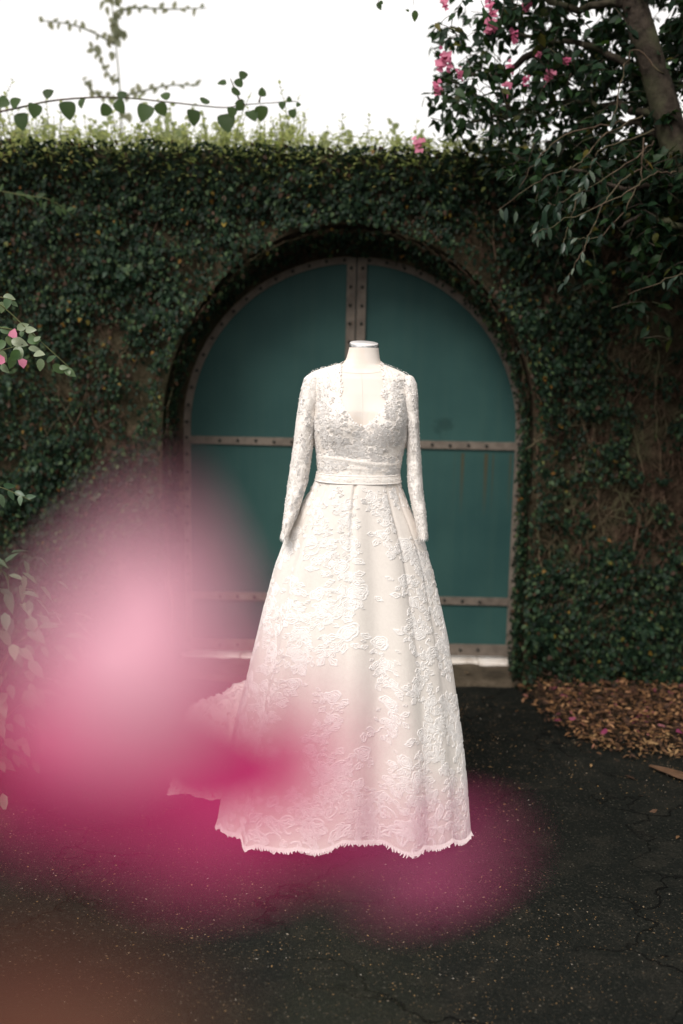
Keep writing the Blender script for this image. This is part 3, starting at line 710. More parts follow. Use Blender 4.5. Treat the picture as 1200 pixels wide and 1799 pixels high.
# unseen crown above and outside the frame, enlarged to darken the right of the yard
nvis = len(P)
for _ in range(60000):
    y = random.uniform(-1.2, 5.4); x = random.uniform(.5, 4.4); z = random.uniform(.9, 4.3)
    e = ((x-2.5)/1.8)**2+((y-2.5)/3.1)**2+((z-2.7)/1.45)**2
    if e > 1 or (z < 2.2 and x < 1.9): continue
    q = proj((x, y, z))
    if y > .1 and q[0] < 1260 and q[1] > -60: continue
    P.append(Vector((x, y, z))); T_.append(Vector((random.gauss(0, 1), random.gauss(0, 1), random.gauss(-.4, .6)))); Nn.append((random.gauss(0, .5), random.gauss(0, .5), 1)); S.append(random.uniform(.05, .085))
front = sorted([i for i in range(nvis) if proj(P[i])[0] < 1200 and proj(P[i])[1] > 0], key=lambda i: -S[i]/P[i].y)[:300]
idx = front+list(set(range(len(P)))-set(front))
leaves('foliage', [P[i] for i in idx], [T_[i] for i in idx], [Nn[i] for i in idx], [S[i] for i in idx], M['tree_leaf'], tree, 'ovate', .6, singles=300, mat_obj=M['tree_leaf_obj'])
o = tw.build('twigs', M['bark'], tree); o['kind'] = 'stuff'
# hanging bare twigs on the right with pale leaves at the tips
tp = [[(1130, 200, 3.9), (1060, 240, 3.85), (1015, 290, 3.8), (960, 310, 3.8), (875, 368, 3.8)], [(1160, 280, 3.9), (1090, 320, 3.8), (1050, 380, 3.75), (1030, 430, 3.75), (1012, 465, 3.75), (990, 498, 3.75)],
      [(1090, 212, 3.9), (1010, 232, 3.85), (960, 262, 3.85), (910, 330, 3.85)], [(1150, 230, 3.9), (1060, 260, 3.8), (1035, 300, 3.8), (1020, 340, 3.8)], [(1190, 300, 3.8), (1140, 310, 3.75), (1080, 350, 3.75), (960, 400, 3.75), (930, 415, 3.75)],
      [(1150, 250, 3.9), (1100, 290, 3.8), (1000, 350, 3.8), (960, 360, 3.8)], [(1165, 130, 3.9), (1110, 90, 3.9), (1080, 200, 3.85), (1085, 215, 3.85)], [(1130, 240, 3.8), (1120, 330, 3.8), (1060, 410, 3.8), (1000, 420, 3.8)], [(1240, 470, 3.7), (1190, 485, 3.7), (1105, 516, 3.7)], [(1020, 330, 3.8), (1000, 400, 3.8), (985, 440, 3.8)]]
for l in tp:
    pts = spline([at(*p) for p in l], 7); m_ = MB(); m_.tube([p+Vector((random.gauss(0, .004), random.gauss(0, .004), random.gauss(0, .004))) for p in pts], [.0038*(1-.65*i/len(pts)) for i in range(len(pts))], 5); m_.build('twig', M['twig'], tree)
Lv = []
for l in tp:
    for k in range(7):
        t = random.uniform(.45, 1)*(len(l)-1); i = min(int(t), len(l)-2); f = t-i
        Lv.append((l[i][0]*(1-f)+l[i+1][0]*f, l[i][1]*(1-f)+l[i+1][1]*f, random.uniform(60, 150), random.uniform(14, 26), l[i][2]-.02))
for k in range(30):
    Lv.append((random.gauss(985, 40), random.gauss(345, 38), random.uniform(70, 160), random.uniform(14, 28), random.uniform(3.7, 3.85)))
P2, T2, N2, S2 = [], [], [], []
for l in Lv:
    a = R(l[2]); P2.append(at(l[0], l[1], l[4])); T2.append(RT*math.cos(a)-UP*math.sin(a)+Vector((0, random.gauss(0, .3), 0))); N2.append((random.gauss(0, .4), -.7, .8+random.gauss(0, .3))); S2.append(l[3]/F_PX*l[4])
leaves('leaf', P2, T2, N2, S2, M['tree_leaf_obj'], tree, 'long', .42, singles=len(P2), mat_obj=leaf_mat('hanging_leaf', [(0, (.008, .022, .014)), (.7, (.02, .045, .026)), (1, (.12, .15, .11))], .35, .1, (.1, .18, .04), obj=True, spec=.3))
# flowers
def flower(parent, c, size, n=5):
    m_ = MB(); V, T = leaf_template('heart', .95)
    for k in range(n*3):
        d = Vector((random.gauss(0, 1), random.gauss(-.3, .8), random.gauss(0, 1))).normalized(); nn = Vector((random.gauss(0, .5), -1, .5))
        B = basis(np.array([d]), np.array([nn]))[0]*size*random.uniform(.35, .5); o0 = Vector(c)+Vector((random.gauss(0, .12), random.gauss(0, .12), random.gauss(0, .25)))*size
        m_.add([tuple(np.array(o0)+B@v) for v in V], [tuple(t) for t in T])
    m_.build('flower', M['bract'], parent)
for px, py, s_ in [(783, 110, .085), (779, 98, .05), (770, 156, .06), (735, 251, .065), (862, 48, .07), (860, 10, .05), (965, 134, .06), (993, 106, .05), (905, 62, .05), (892, 152, .05), (946, 96, .035), (925, 140, .04), (782, 8, .05), (868, 25, .04), (808, 128, .04), (925, 15, .05), (896, 118, .045)]:
    flower(tree, at(px, py, 4.05), s_*.85)

# ------------------------------------------------------------------ leaf litter at the right
lit = empty('leaf_litter', gnd(1100, 1260), 'drift of brown dead leaves and pink petals at the foot of the right wall', 'leaf litter')
P, T_, Nn, S = [], [], [], []
while len(P) < 6500:
    px = random.uniform(880, 1560); py = random.uniform(1170, 1340)
    ey = np.interp(px, [p[0] for p in edge_px], [p[1] for p in edge_px])
    if py > ey+abs(random.gauss(0, 5 if random.random() < .9 else 22)): continue
    g = gnd(px, py, .045)
    if g.y > YW: continue
    P.append(Vector((g.x, g.y, gz(g.x, g.y)+.012+.05*min(1, (ey-py)/30 if ey > py else 0)+.02*random.random())))
    a = random.uniform(0, 6.3); T_.append((math.cos(a), math.sin(a), random.gauss(0, .25))); Nn.append((random.gauss(0, .45), random.gauss(-.2, .45), 1)); S.append(random.uniform(.013, .038))
order = sorted(range(len(P)), key=lambda i: P[i].y-S[i]*8 if P[i].x < 1.5 else 99)
leaves('dead_leaves', [P[i] for i in order], [T_[i] for i in order], [Nn[i] for i in order], [S[i] for i in order], M['litter'], lit, 'long', .42, singles=240, mat_obj=M['litter_obj'], leafname='dead_leaf')
grp = 'pink petals lying in the dead leaves at right'
pet, petT = leaf_template('heart', .95); pme = np_mesh('petal', pet, petT, M['petal_fallen'])
for px, py, lb in [(1003, 1270, 'small pink petal among dead leaves nearest to the gate'), (1062, 1294, 'magenta petal on the kerb-like edge of the dead leaf drift'), (1118, 1262, 'pale pink petal in the middle of the dead leaf drift'), (1138, 1274, 'bright magenta petal beside the pale pink one in the leaf drift'),
        (1163, 1282, 'dull pink petal right of the bright one on the leaf drift'), (1180, 1224, 'large purple-pink petal on dead leaves close under the right wall'), (1070, 1224, 'small pink petal close under the creeper at the wall foot'), (1197, 1290, 'pink petal on dead leaves at the right edge of the picture')]:
    g = gnd(px, py, .05); o = link('fallen_petal', pme); o.location = (g.x, g.y, .06); o.scale = (.033,)*3; o.rotation_euler = (random.gauss(.5, .3), random.gauss(0, .3), random.uniform(0, 6))
    tag(o, lb, 'petal', grp)
lme = np_mesh('dry_leaf', *leaf_template('long', .42), M['litter_obj'])
gl = 'dry leaves scattered on the dark drive'
for px, py, s_, lb in [(1062, 1318, .05, 'dry curled leaf on the asphalt just below the leaf drift'), (1102, 1332, .055, 'yellowish curved dry leaf on the dark asphalt below the leaf drift'), (1097, 1365, .045, 'pale broken leaf on the asphalt left of the palm sheath'),
        (941, 1232, .05, 'pale yellow leaf on the asphalt corner beside the gate apron'), (982, 1238, .045, 'light tan leaf at the narrow left tip of the leaf drift'), (1190, 1330, .055, 'light brown leaf between the leaf drift and the palm sheath'), (1130, 1402, .03, 'tiny reddish leaf on asphalt below the palm sheath'),
        (1155, 1425, .045, 'curled ochre leaf on the asphalt below the palm sheath'), (916, 1204, .045, 'brown leaf against the creeper at the right end of the apron'), (815, 1197, .05, 'reddish brown leaf lying on the concrete apron'), (1193, 1470, .03, 'small dark pink leaf low at the right edge of the asphalt')]:
    g = gnd(px, py); o = link('fallen_leaf', lme); o.location = (g.x, g.y, gz(g.x, g.y)+(.008 if py > 1210 or px > 930 else .05)); o.scale = (s_,)*3; o.rotation_euler = (random.gauss(0, .2), random.gauss(0, .2), random.uniform(0, 6))
    tag(o, lb, 'leaf', gl)
# big dry frond at the right edge
m_ = MB(); a, b = gnd(1140, 1352), gnd(1275, 1395); ax = (b-a); L_ = ax.length; ax.normalize(); sdv = Vector((-ax.y, ax.x, 0))
vs_, fs_ = [], []; n1, n2 = 24, 10
for i in range(n1+1):
    t = i/n1; wd = .028*math.sin(math.pi*min(1, t*.9+.04))**.8
    for k in range(n2+1):
        u = k/n2*2-1; p = a+ax*L_*t+sdv*u*wd; z = gz(p.x, p.y)+.008+.018*(1-u*u)*math.sin(math.pi*t)+.0035*(k % 2)+.01*abs(u); vs_.append((p.x, p.y, z))
for i in range(n1):
    for k in range(n2): q = i*(n2+1)+k; fs_.append((q, q+n2+1, q+n2+2, q+1))
m_.add(vs_, fs_); o = m_.build('dry_frond', M['litter_obj'], smooth=False); tag(o, 'long dry brown palm sheath lying on the asphalt at the right edge', 'dry leaf')
# grit and crumbs over the drive
nG = 42000; gy = 1.3+3.2*rng.random(nG)**.8; gxx = (rng.random(nG)*2-1)*(.5+gy*.42)
octv = np.array([(1, 0, 0), (-1, 0, 0), (0, 1, 0), (0, -1, 0), (0, 0, .6), (0, 0, -.4)]); octf = np.array([(0, 2, 4), (2, 1, 4), (1, 3, 4), (3, 0, 4), (2, 0, 5), (1, 2, 5), (3, 1, 5), (0, 3, 5)])
gsc = np.clip(gy/3., .45, 1.2)
keep = np.array([N(x*1.5, y*1.5, 50)+.5*N(x*6, y*6, 51)+.25 > random.random()*.8-.2 for x, y in zip(gxx, gy)]); gxx, gy, gsc = gxx[keep], gy[keep], gsc[keep]; nG = len(gxx)
sz = .0007+.0021*rng.random(nG)**3; sz = sz*gsc; th_ = rng.random(nG)*6.3; el = 1+1.6*rng.random(nG)
VV = np.zeros((nG, 6, 3)); VX = octv[None, :, 0]*sz[:, None]*el[:, None]; VY = octv[None, :, 1]*sz[:, None]
VV[:, :, 0] = gxx[:, None]+VX*np.cos(th_)[:, None]-VY*np.sin(th_)[:, None]; VV[:, :, 1] = gy[:, None]+VX*np.sin(th_)[:, None]+VY*np.cos(th_)[:, None]
gzz = np.array([gz(x, y) for x, y in zip(gxx, gy)]); VV[:, :, 2] = gzz[:, None]+.0012+octv[None, :, 2]*sz[:, None]
s = NT('grit'); c = s.ramp(s.rand(), [(0, (.05, .035, .02)), (.6, (.13, .08, .035)), (.88, (.32, .19, .07)), (1, (.34, .31, .27))])
M['grit'] = s.done(s.principled(c, .8))
o = link('grit', np_mesh('grit', VV.reshape(-1, 3), (octf[None]+(np.arange(nG)*6)[:, None, None]).reshape(-1, 3), M['grit'], False)); tag(o, 'fine ochre crumbs and grit scattered over the dark drive', kind='stuff')

# ------------------------------------------------------------------ dress form
YDR = 3.12
rows = [  # py, left px, right px, front depth, back depth
 (611, 613.5, 665.5, .043, .043), (620, 611.5, 666, .044, .046), (632, 608, 667.5, .047, .05), (640, 601, 671, .05, .056), (648, 574, 693, .055, .068), (655, 553, 709, .064, .078), (665, 543, 721, .074, .088),
 (690, 546, 720, .09, .098), (720, 552, 715, .104, .1), (745, 553, 713, .106, .096), (770, 555, 711, .104, .09), (800, 559, 704, .100, .084), (829, 560, 699, .099, .08), (842, 557, 701, .102, .084), (880, 545, 712, .108, .1), (930, 535, 722, .108, .118)]
def body(th, py, off=0.):
    xl, xr, df, db = lerp_tab(rows, py)
    # smooth the table a little
    A = at(xl, py, YDR); B = at(xr, py, YDR); c = (A+B)*.5; a = (B-A).length/2
    s_, co = math.sin(th), math.cos(th)
    ex = .86
    x = math.copysign(abs(s_)**ex, s_)*a; y = -(math.copysign(abs(co)**ex, co))*(df if co > 0 else db)
    p = c+Vector((x, y, 0))
    if co > 0:
        for bx in (591, 684):
            b = at(bx, 742, YDR); dx = (p.x-b.x)/.058; dz = (p.z-b.z)/(.060 if p.z > b.z else .058); g = math.exp(-(dx*dx+dz*dz)**1.2*.8); p.y -= .024*g
        z0 = at(637, 742, YDR); dx = (p.x-z0.x)/.02; dz = (p.z-z0.z)/.06; p.y += .006*math.exp(-(dx*dx+dz*dz))
    if off:
        nrm = Vector((s_/max(a, .02), -co/max(df if co > 0 else db, .02), 0)).normalized(); p = p+nrm*off
        if py < 700: p.z += off*.8*max(0, min(1, (700-py)/40))*(1 if py > 636 else 0)
    return p
def grid(fn, U, Vv, keep=None, close=True):
    nu, nv = len(U), len(Vv); vs_ = [fn(u, v) for v in Vv for u in U]; fs_ = []
    for j in range(nv-1):
        for i in range(nu if close else nu-1):
            i2 = (i+1) % nu; f = (j*nu+i, (j+1)*nu+i, (j+1)*nu+i2, j*nu+i2)
            if keep is None or keep(vs_, f): fs_.append(f)
    m_ = MB(); m_.add(vs_, fs_); return m_
form = empty('dress_form', Vector((at(637, 800, YDR).x, YDR, 0)), 'cream cloth-covered dress form with a metal-rimmed flat neck cap', 'mannequin')
U = [2*math.pi*i/96-math.pi for i in range(96)]
m_ = grid(lambda u, v: body(u, v), U, list(np.linspace(611, 930, 150)))
nb = len(m_.v); m_.f.append(tuple(nb-96+i for i in range(96)))
m_.build('torso', M['form'], form)
# neck cap: disc tilted forward, with brushed rim
cc = at(639.5, 606, YDR); tl = Matrix.Rotation(R(-11.5), 3, 'X') @ Matrix.Rotation(R(2.2), 3, 'Y')
tl = Matrix.Rotation(R(11.5), 3, 'X') @ Matrix.Rotation(R(1.5), 3, 'Y')
def disc(r0, r1, z0, z1, n=48):
    m_ = MB(); vs_ = []; fs_ = []
    prof = [(r0-.0008, z0), (r0, z0+.001), (r1, z1-.001), (r1-.001, z1)]
    for r, z in prof: vs_ += [cc+tl@Vector((r*math.cos(2*math.pi*k/n), r*.92*math.sin(2*math.pi*k/n), z)) for k in range(n)]
    for j in range(3):
        for k in range(n): k2 = (k+1) % n; fs_.append((j*n+k, j*n+k2, (j+1)*n+k2, (j+1)*n+k))
    fs_.append(tuple(3*n+k for k in range(n))); fs_.append(tuple(range(n-1, -1, -1))); m_.add(vs_, fs_); return m_
capo = disc(.0452, .0456, -.014, .0045).build('neck_cap', M['metal'], form)
disc(.0425, .0435, .0030, .0062).build('cap_top', M['cap'], capo)
# seams
m_ = MB(); pts = [body(0.02, y, .0008) for y in np.linspace(655, 760, 30)]; m_.tube(pts, .00035, 4); m_.build('front_seam', M['seam'], form)
m_ = MB(); pts = [body(a, 656-26*(abs(a)/1.5)**1.6, .0006) for a in np.linspace(-1.5, 1.5, 40)]; m_.tube(pts, .00045, 4); m_.build('neck_seam', M['seam'], form)
fb = Vector((form.location.x, YDR, 0))
m_ = MB(); m_.tube([fb+Vector((0, 0, .02)), fb+Vector((0, 0, 1.0))], .016, 12); m_.build('pole', M['dark_metal'], form)
m_ = MB()
for k in range(3): a = k*2.094+.5; m_.tube([fb+Vector((0, 0, .09)), fb+Vector((math.cos(a)*.1, math.sin(a)*.1, .05)), fb+Vector((math.cos(a)*.17, math.sin(a)*.17, .014))], .011, 8)
m_.build('tripod_base', M['dark_metal'], form)

# ------------------------------------------------------------------ lace drawing
def ribbon(mbx, surf, uv0, pts, wdt, off=.002):
    """pts in metres on the cloth round uv0; a raised ribbon with a ridge, lying on the surface"""
    n = len(pts); vs_, fs_ = [], []
    for i, (s_, t_) in enumerate(pts):
        a, b = pts[max(i-1, 0)], pts[min(i+1, n-1)]; dx, dy = b[0]-a[0], b[1]-a[1]; L = math.hypot(dx, dy) or 1; nx_, ny_ = -dy/L, dx/L
        wv = wdt(i/(n-1)) if callable(wdt) else wdt
        for k, e in ((-1, 0), (0, 1), (1, 0)):
            vs_.append(surf(uv0, s_+nx_*wv*k, t_+ny_*wv*k, off+(.0003 if e else -.0018)))
    for i in range(n-1):
        for k in range(2): q = i*3+k; fs_.append((q, q+1, q+4, q+3))
    mbx.add(vs_, fs_)
def rot(p, a, c=(0, 0), sc=1.): x, y = p[0]*sc, p[1]*sc; return (c[0]+x*math.cos(a)-y*math.sin(a), c[1]+x*math.sin(a)+y*math.cos(a))
def rose(mbx, surf, uv, c, r):
    n = random.choice((4, 5, 6)); ph = random.random()*6; r *= .58; ec = random.uniform(.75, 1); ea = random.random()*3
    for q, (rr, lob) in enumerate(((1, .16), (.66, .14), (.36, .1))):
        pts = []
        for k in range(31):
            a = 2*math.pi*k/30+ph+q*.6; rad = r*rr*(1+1.6*lob*abs(math.sin(a*n/2))-.15)*(1+.12*math.sin(a*3+q)); pts.append(rot((rad*math.cos(a), ec*rad*math.sin(a)), ea, c))
        ribbon(mbx, surf, uv, pts, r*.13)
    ribbon(mbx, surf, uv, [(c[0]+r*.16*math.cos(a), c[1]+r*.16*math.sin(a)) for a in np.linspace(0, 5, 7)], r*.1)
def lf(mbx, surf, uv, c, ang, L):
    w_ = L*.26
    for sgn in (-1, 1):
        ribbon(mbx, surf, uv, [rot((L*t, sgn*w_*math.sin(math.pi*t)*(1+.25*math.sin(t*14))), ang, c) for t in np.linspace(0, 1, 9)], L*.075)
    ribbon(mbx, surf, uv, [rot((L*t, 0), ang, c) for t in np.linspace(0, .9, 5)], L*.06)
def scroll(mbx, surf, uv, c, ang, L, hand=1):
    pts = []
    for k in range(22):
        t = k/21; a = hand*t*5.2; r = L*.42*(1-t*.75); pts.append(rot((L*.5*t+r*math.sin(a), hand*(r*math.cos(a)-L*.42)), ang, c))
    ribbon(mbx, surf, uv, pts, lambda q: L*.07*(1-.4*q)+.0006)
def spray(surf, uv, size, n=7, down=True, dense=1.):
    """a flowing lace spray hanging down from uv"""
    m_ = MB(); x = y = 0; ang = -math.pi/2+random.gauss(0, .3)
    for k in range(n):
        t = k/max(1, n-1); r = size*(.2-.1*t)*random.uniform(.8, 1.2)
        if k % 2 == 0: rose(m_, surf, uv, (x, y), r)
        for j in range(int(7*dense)):
            a = ang+random.gauss(0, 1.3); lf(m_, surf, uv, (x+math.cos(a)*r*random.uniform(.5, 1.2), y+math.sin(a)*r*random.uniform(.5, 1.2)), a, size*.12*random.uniform(.6, 1.5))
        scroll(m_, surf, uv, (x, y), ang+random.gauss(0, 1.5), size*.15, random.choice((-1, 1)))
        scroll(m_, surf, uv, (x, y), ang+random.choice((-1, 1))*random.uniform(.5, 1.2), size*.2, random.choice((-1, 1)))
        ang += random.gauss(0, .45); ang = ang*.8-math.pi/2*.2; st_ = size*.22; x += math.cos(ang)*st_; y += math.sin(ang)*st_
    return m_
# ------------------------------------------------------------------ dress
dress = empty('wedding_dress', Vector((form.location.x, YDR, 0)), 'white long-sleeved lace wedding gown with full skirt worn by the dress form', 'dress')
sk_rows = [(842, 554.5, 702.5), (860, 546, 708), (886, 531, 719), (914, 517, 732), (946, 502, 745), (988, 486, 758), (1061, 466, 774), (1103, 456, 783), (1160, 442, 793), (1233, 424, 802), (1291, 411, 809), (1360, 399, 815), (1452, 385, 820)]
ZWAI = at(630, 842, YDR).z; ZHEM = .012
def foldf(th, t):
    f = .55*math.cos(9*th+.6+.8*math.sin(2*th))+.35*math.cos(15*th-1.2)+.25*math.cos(4*th+2)
    return f
def skirt(th, t, off=0.):
    py = 842+(1452-842)*t; xl, xr = lerp_tab(sk_rows, py)
    A = at(xl, py, YDR); B = at(xr, py, YDR); c = (A+B)*.5; a = (B-A).length/2
    bf = .107+.150*t**.8; bb = .09+.26*t**.9
    s_, co = math.sin(th), math.cos(th)
    amp = (.045*min(1, t*6)**.7*(1-t)+.075*t)
    fo = 1+amp*foldf(th, t)*(.35+.65*abs(co))*(1 if co > 0 else .8)
    # centre box pleat and two side pleats pressed in below the waistband
    for pc, dep in ((-.06, .012), (-.75, .008), (.72, .008), (-1.1, .006), (1.05, .006)):
        fo -= dep/.12*math.exp(-((th-pc)/.035)**2)*math.exp(-t*5)
    p = Vector((c.x+a*s_*fo, YDR-(bf if co > 0 else bb)*co*fo, 0))
    zt_, zh = ZWAI, ZHEM+.036*max(0, co)+.014*max(0, co)*math.sin(th*4.0+1.0)+.006*math.sin(th*9)-.015*abs(math.sin(th*9.5))+.012
    if co > 0: zh += .018*math.exp(-((th-.05)/.22)**2)
    p.z = zt_+(zh-zt_)*t+.0
    # keep the side outline on its traced row
    nrm = Vector((s_/a, -co/(bf if co > 0 else bb), .25)).normalized()
    return p+nrm*off
TT = list(np.linspace(0, 1, 120)); US = [2*math.pi*i/360-math.pi for i in range(360)]
sko = grid(lambda u, v: skirt(u, v), US, TT).build('skirt', M['satin'], dress)
def sk_surf(uv, s_, t_, off):
    th0, t0 = uv; t1 = t0-t_/(ZWAI-ZHEM); t1c = max(.004, min(1.012, t1)); a = .13+.25*t1c
    return skirt(th0+s_/a, t1c, off)
hem_l = MB()
def sprays_on_skirt():
    k = 0
    for row, (t0, n, sz) in enumerate([(.02, 9, .13), (.14, 8, .15), (.27, 8, .16), (.42, 8, .17), (.56, 9, .17), (.7, 11, .16), (.81, 14, .15)]):
        for i in range(n):
            th = -1.75+3.5*(i+.5*(row % 2)+random.uniform(-.2, .2))/(n-.5)
            m_ = spray(sk_surf, (th, min(.86, t0+random.uniform(-.03, .05))), sz*random.uniform(.85, 1.15), n=random.randint(4, 6)+(0 if row < 5 else 1))
            m_.build('lace_spray', M['lace'], sko)
sprays_on_skirt()
# hem band: packed scrolls, roses and a row of pointed eyelash teeth
m_ = MB()
for i in range(46):
    th = -1.85+3.7*i/45
    for t0, sz in ((.985, .05), (.955, .055), (.925, .05), (.89, .045)):
        q = random.random(); uv = (th+random.gauss(0, .012), t0)
        if q < .35: rose(m_, sk_surf, uv, (0, 0), sz*.42)
        elif q < .75: scroll(m_, sk_surf, uv, (-.015, 0), random.uniform(0, 6.3), sz, random.choice((-1, 1)))
        else: lf(m_, sk_surf, uv, (0, 0), random.uniform(0, 6.3), sz)
m_.build('hem_lace', M['lace'], sko)['kind'] = 'stuff'
m_ = MB()
for i in range(330):
    th = -math.pi+2*math.pi*i/330; L = .002+.006*abs(math.sin(i*.52))+random.uniform(0, .005); b = skirt(th-.008, .995, .003); b2 = skirt(th+.018, .995, .003); bu = skirt(th+.005, 1., .004)
    tip = (b+b2)*.5+Vector((random.gauss(0, .004), -.006, -L-.008)); tip.z = max(tip.z, .004)
    m_.add([b, b2, bu+Vector((-.0035, -.002, -.005)), bu+Vector((.0035, -.002, -.005)), tip+Vector((-.0012, 0, 0)), tip+Vector((.0012, 0, 0))], [(0, 2, 3, 1), (2, 4, 5, 3)])
m_.build('eyelash_fringe', M['lace'], sko)['kind'] = 'stuff'

# bodice
neck_poly = [(599, 560), (601.5, 634), (597, 656), (600, 679), (596.5, 702), (602, 713), (617, 736), (636, 751), (658, 736), (680, 706), (672, 693), (675.5, 673), (671.5, 645), (668, 634), (672, 560)]
def inpoly(x, y, P_):
    c = False; n = len(P_)
    for i in range(n):
        x1, y1 = P_[i]; x2, y2 = P_[(i+1) % n]
        if (y1 > y) != (y2 > y) and x < (x2-x1)*(y-y1)/(y2-y1)+x1: c = not c
    return c
UB = [2*math.pi*i/300-math.pi for i in range(300)]
def bfn(u, v): 
    w_ = .0015*N(u*6, v*.05, 3)+.004*math.exp(-((v-(806+5*math.sin(u*2.2)))/5.)**2)*math.cos(u*.5)+.002*math.exp(-((v-818-3*math.sin(u*3))/3.5)**2)
    return body(u, v, .003+w_)
def bkeep(vs_, f):
    c = (vs_[f[0]]+vs_[f[2]])*.5
    if c.y > YDR+.01:
        return proj(c)[1] > 633
    q = proj(c); return not inpoly(q[0]+1.6*math.sin(q[1]*.75), q[1]+1.2*math.sin(q[0]*.7), neck_poly)
bod = grid(bfn, UB, list(np.linspace(634, 838, 130)), bkeep).build('bodice', M['bodice'], dress)
def bo_surf(uv, s_, t_, off):
    a = .1; sc_ = (at(637, 740, YDR).z-at(637, 780, YDR).z)/40
    py = min(836, max(640, uv[1]-t_/sc_)); return body(uv[0]+s_/a, py, .0035+off)
for i in range(84):
    th = random.uniform(-1.45, 1.45); py = random.uniform(665, 825)
    p = proj(body(th, py))
    if inpoly(p[0], p[1]+8, [(x+(-9 if x < 636 else 9), y+9) for x, y in neck_poly]): continue
    m_ = spray(bo_surf, (th, py), .07, n=3)
    # drop faces that would hang over the open neck
    m_.f = [f for f in m_.f if not inpoly(*proj(m_.v[f[0]]), neck_poly)]
    m_.build('lace_spray', M['lace'], bod)
# scalloped lace edge along the neckline
m_ = MB(); ne = neck_poly[1:-1]
def front_hit(px, py):
    # find the body point whose projection is (px, py)
    best = None; lo, hi = -1.5, 1.5
    yy = py
    for _ in range(3):
        lo, hi = -1.5, 1.5
        for _ in range(24):
            mid_ = (lo+hi)/2
            if proj(body(mid_, yy, .006))[0] < px: lo = mid_
            else: hi = mid_
        yy += py-proj(body(lo, yy, .006))[1]; yy = max(634, min(836, yy))
    return lo, yy
path = spline([Vector((x, y, 0)) for x, y in ne], 9)
for i, q in enumerate(path):
    th, py = front_hit(q.x, q.y); p = body(th, max(636, py), .0038)
    cx, cy = 637, 690; dx, dz = (cx-q.x), (cy-q.y); r = random.uniform(.0012, .0042); p = p+Vector((random.gauss(0, .0022), 0, random.gauss(0, .0022)))
    if q.y < 641: continue
    vv = []; 
    for k in range(8):
        a = k*math.pi/4; vv.append(p+Vector((r*math.cos(a), .001*math.sin(a), r*math.sin(a))))
    vv.append(p+Vector((0, -.0008, 0))); m_.add(vv, [(k, (k+1) % 8, 8) for k in range(8)])
m_.build('neckline_edging', M['lace'], bod)
# waistband
wb = grid(lambda u, v: body(u, v, .0062+.0012*math.sin((v-829)/13*math.pi)), [2*math.pi*i/160-math.pi for i in range(160)], list(np.linspace(829, 844, 8))).build('waistband', M['bodice'], dress)
for v in (830.5, 843.5):
    m_ = MB(); pts = [body(2*math.pi*i/120-math.pi, v, .0072) for i in range(121)]; m_.tube(pts, .0011, 5); m_.build('piping', M['lace'], wb)
bm_ = MB(); vv = [(1, 0, 0), (-1, 0, 0), (0, 1, 0), (0, -1, 0), (0, 0, 1), (0, 0, -1)]
bm_.add([tuple(c*.0016 for c in v) for v in vv], [tuple(f) for f in [(0, 2, 4), (2, 1, 4), (1, 3, 4), (3, 0, 4), (2, 0, 5), (1, 2, 5), (3, 1, 5), (0, 3, 5)]]); bead_me = bm_.mesh('bead', M['bead'])
for i in range(44):
    th = -1.3+2.6*i/43; o = link('bead', bead_me, wb); o.matrix_basis = Matrix.Translation(body(th, 837+2.2*math.sin(i*1.1), .0092))
# sleeves
def sleeve_fn(tab, yoff, side):
    def f(u, v, off=0.):
        xl, xr, dp, yo = lerp_tab(tab, v); A = at(xl, v, YDR+yo); B = at(xr, v, YDR+yo); c = (A+B)*.5; a = (B-A).length/2
        w_ = .0014*N(u*1.5, v*.06, side)+.0012*math.sin(v*.16+u*2+side)*math.cos(u)
        return c+Vector(((a+off+w_*.6)*math.sin(u), -(dp+off+w_)*math.cos(u), 0))
    return f
tabL = [(653, 549, 562, .02, 0), (657, 543, 566, .035, 0), (665, 535.5, 569, .05, 0), (693, 527, 566, .058, -.005), (722, 522.5, 559, .058, -.005), (739, 520, 556, .056, -.008), (761, 517.5, 552.5, .054, -.01), (792, 514, 549.5, .052, -.015), (818, 510, 545.5, .05, -.02), (852, 505, 539, .048, -.03), (880, 501.5, 531, .046, -.04), (906, 498, 522, .044, -.055), (930, 495.5, 511, .042, -.07), (943, 492.5, 506, .042, -.075)]
tabR = [(659, 703, 722, .02, 0), (662, 700, 727, .035, 0), (673, 698, 732, .05, 0), (693, 700, 734.5, .058, -.005), (722, 706, 735, .058, -.005), (739, 712.5, 736, .056, -.008), (764, 714, 736.5, .054, -.01), (807, 715, 740, .052, -.015), (849, 716, 742.5, .05, -.03), (863, 718, 743.5, .048, -.035), (897, 725, 748.5, .044, -.055), (925, 731, 750.5, .042, -.07), (943, 735, 752, .042, -.075)]
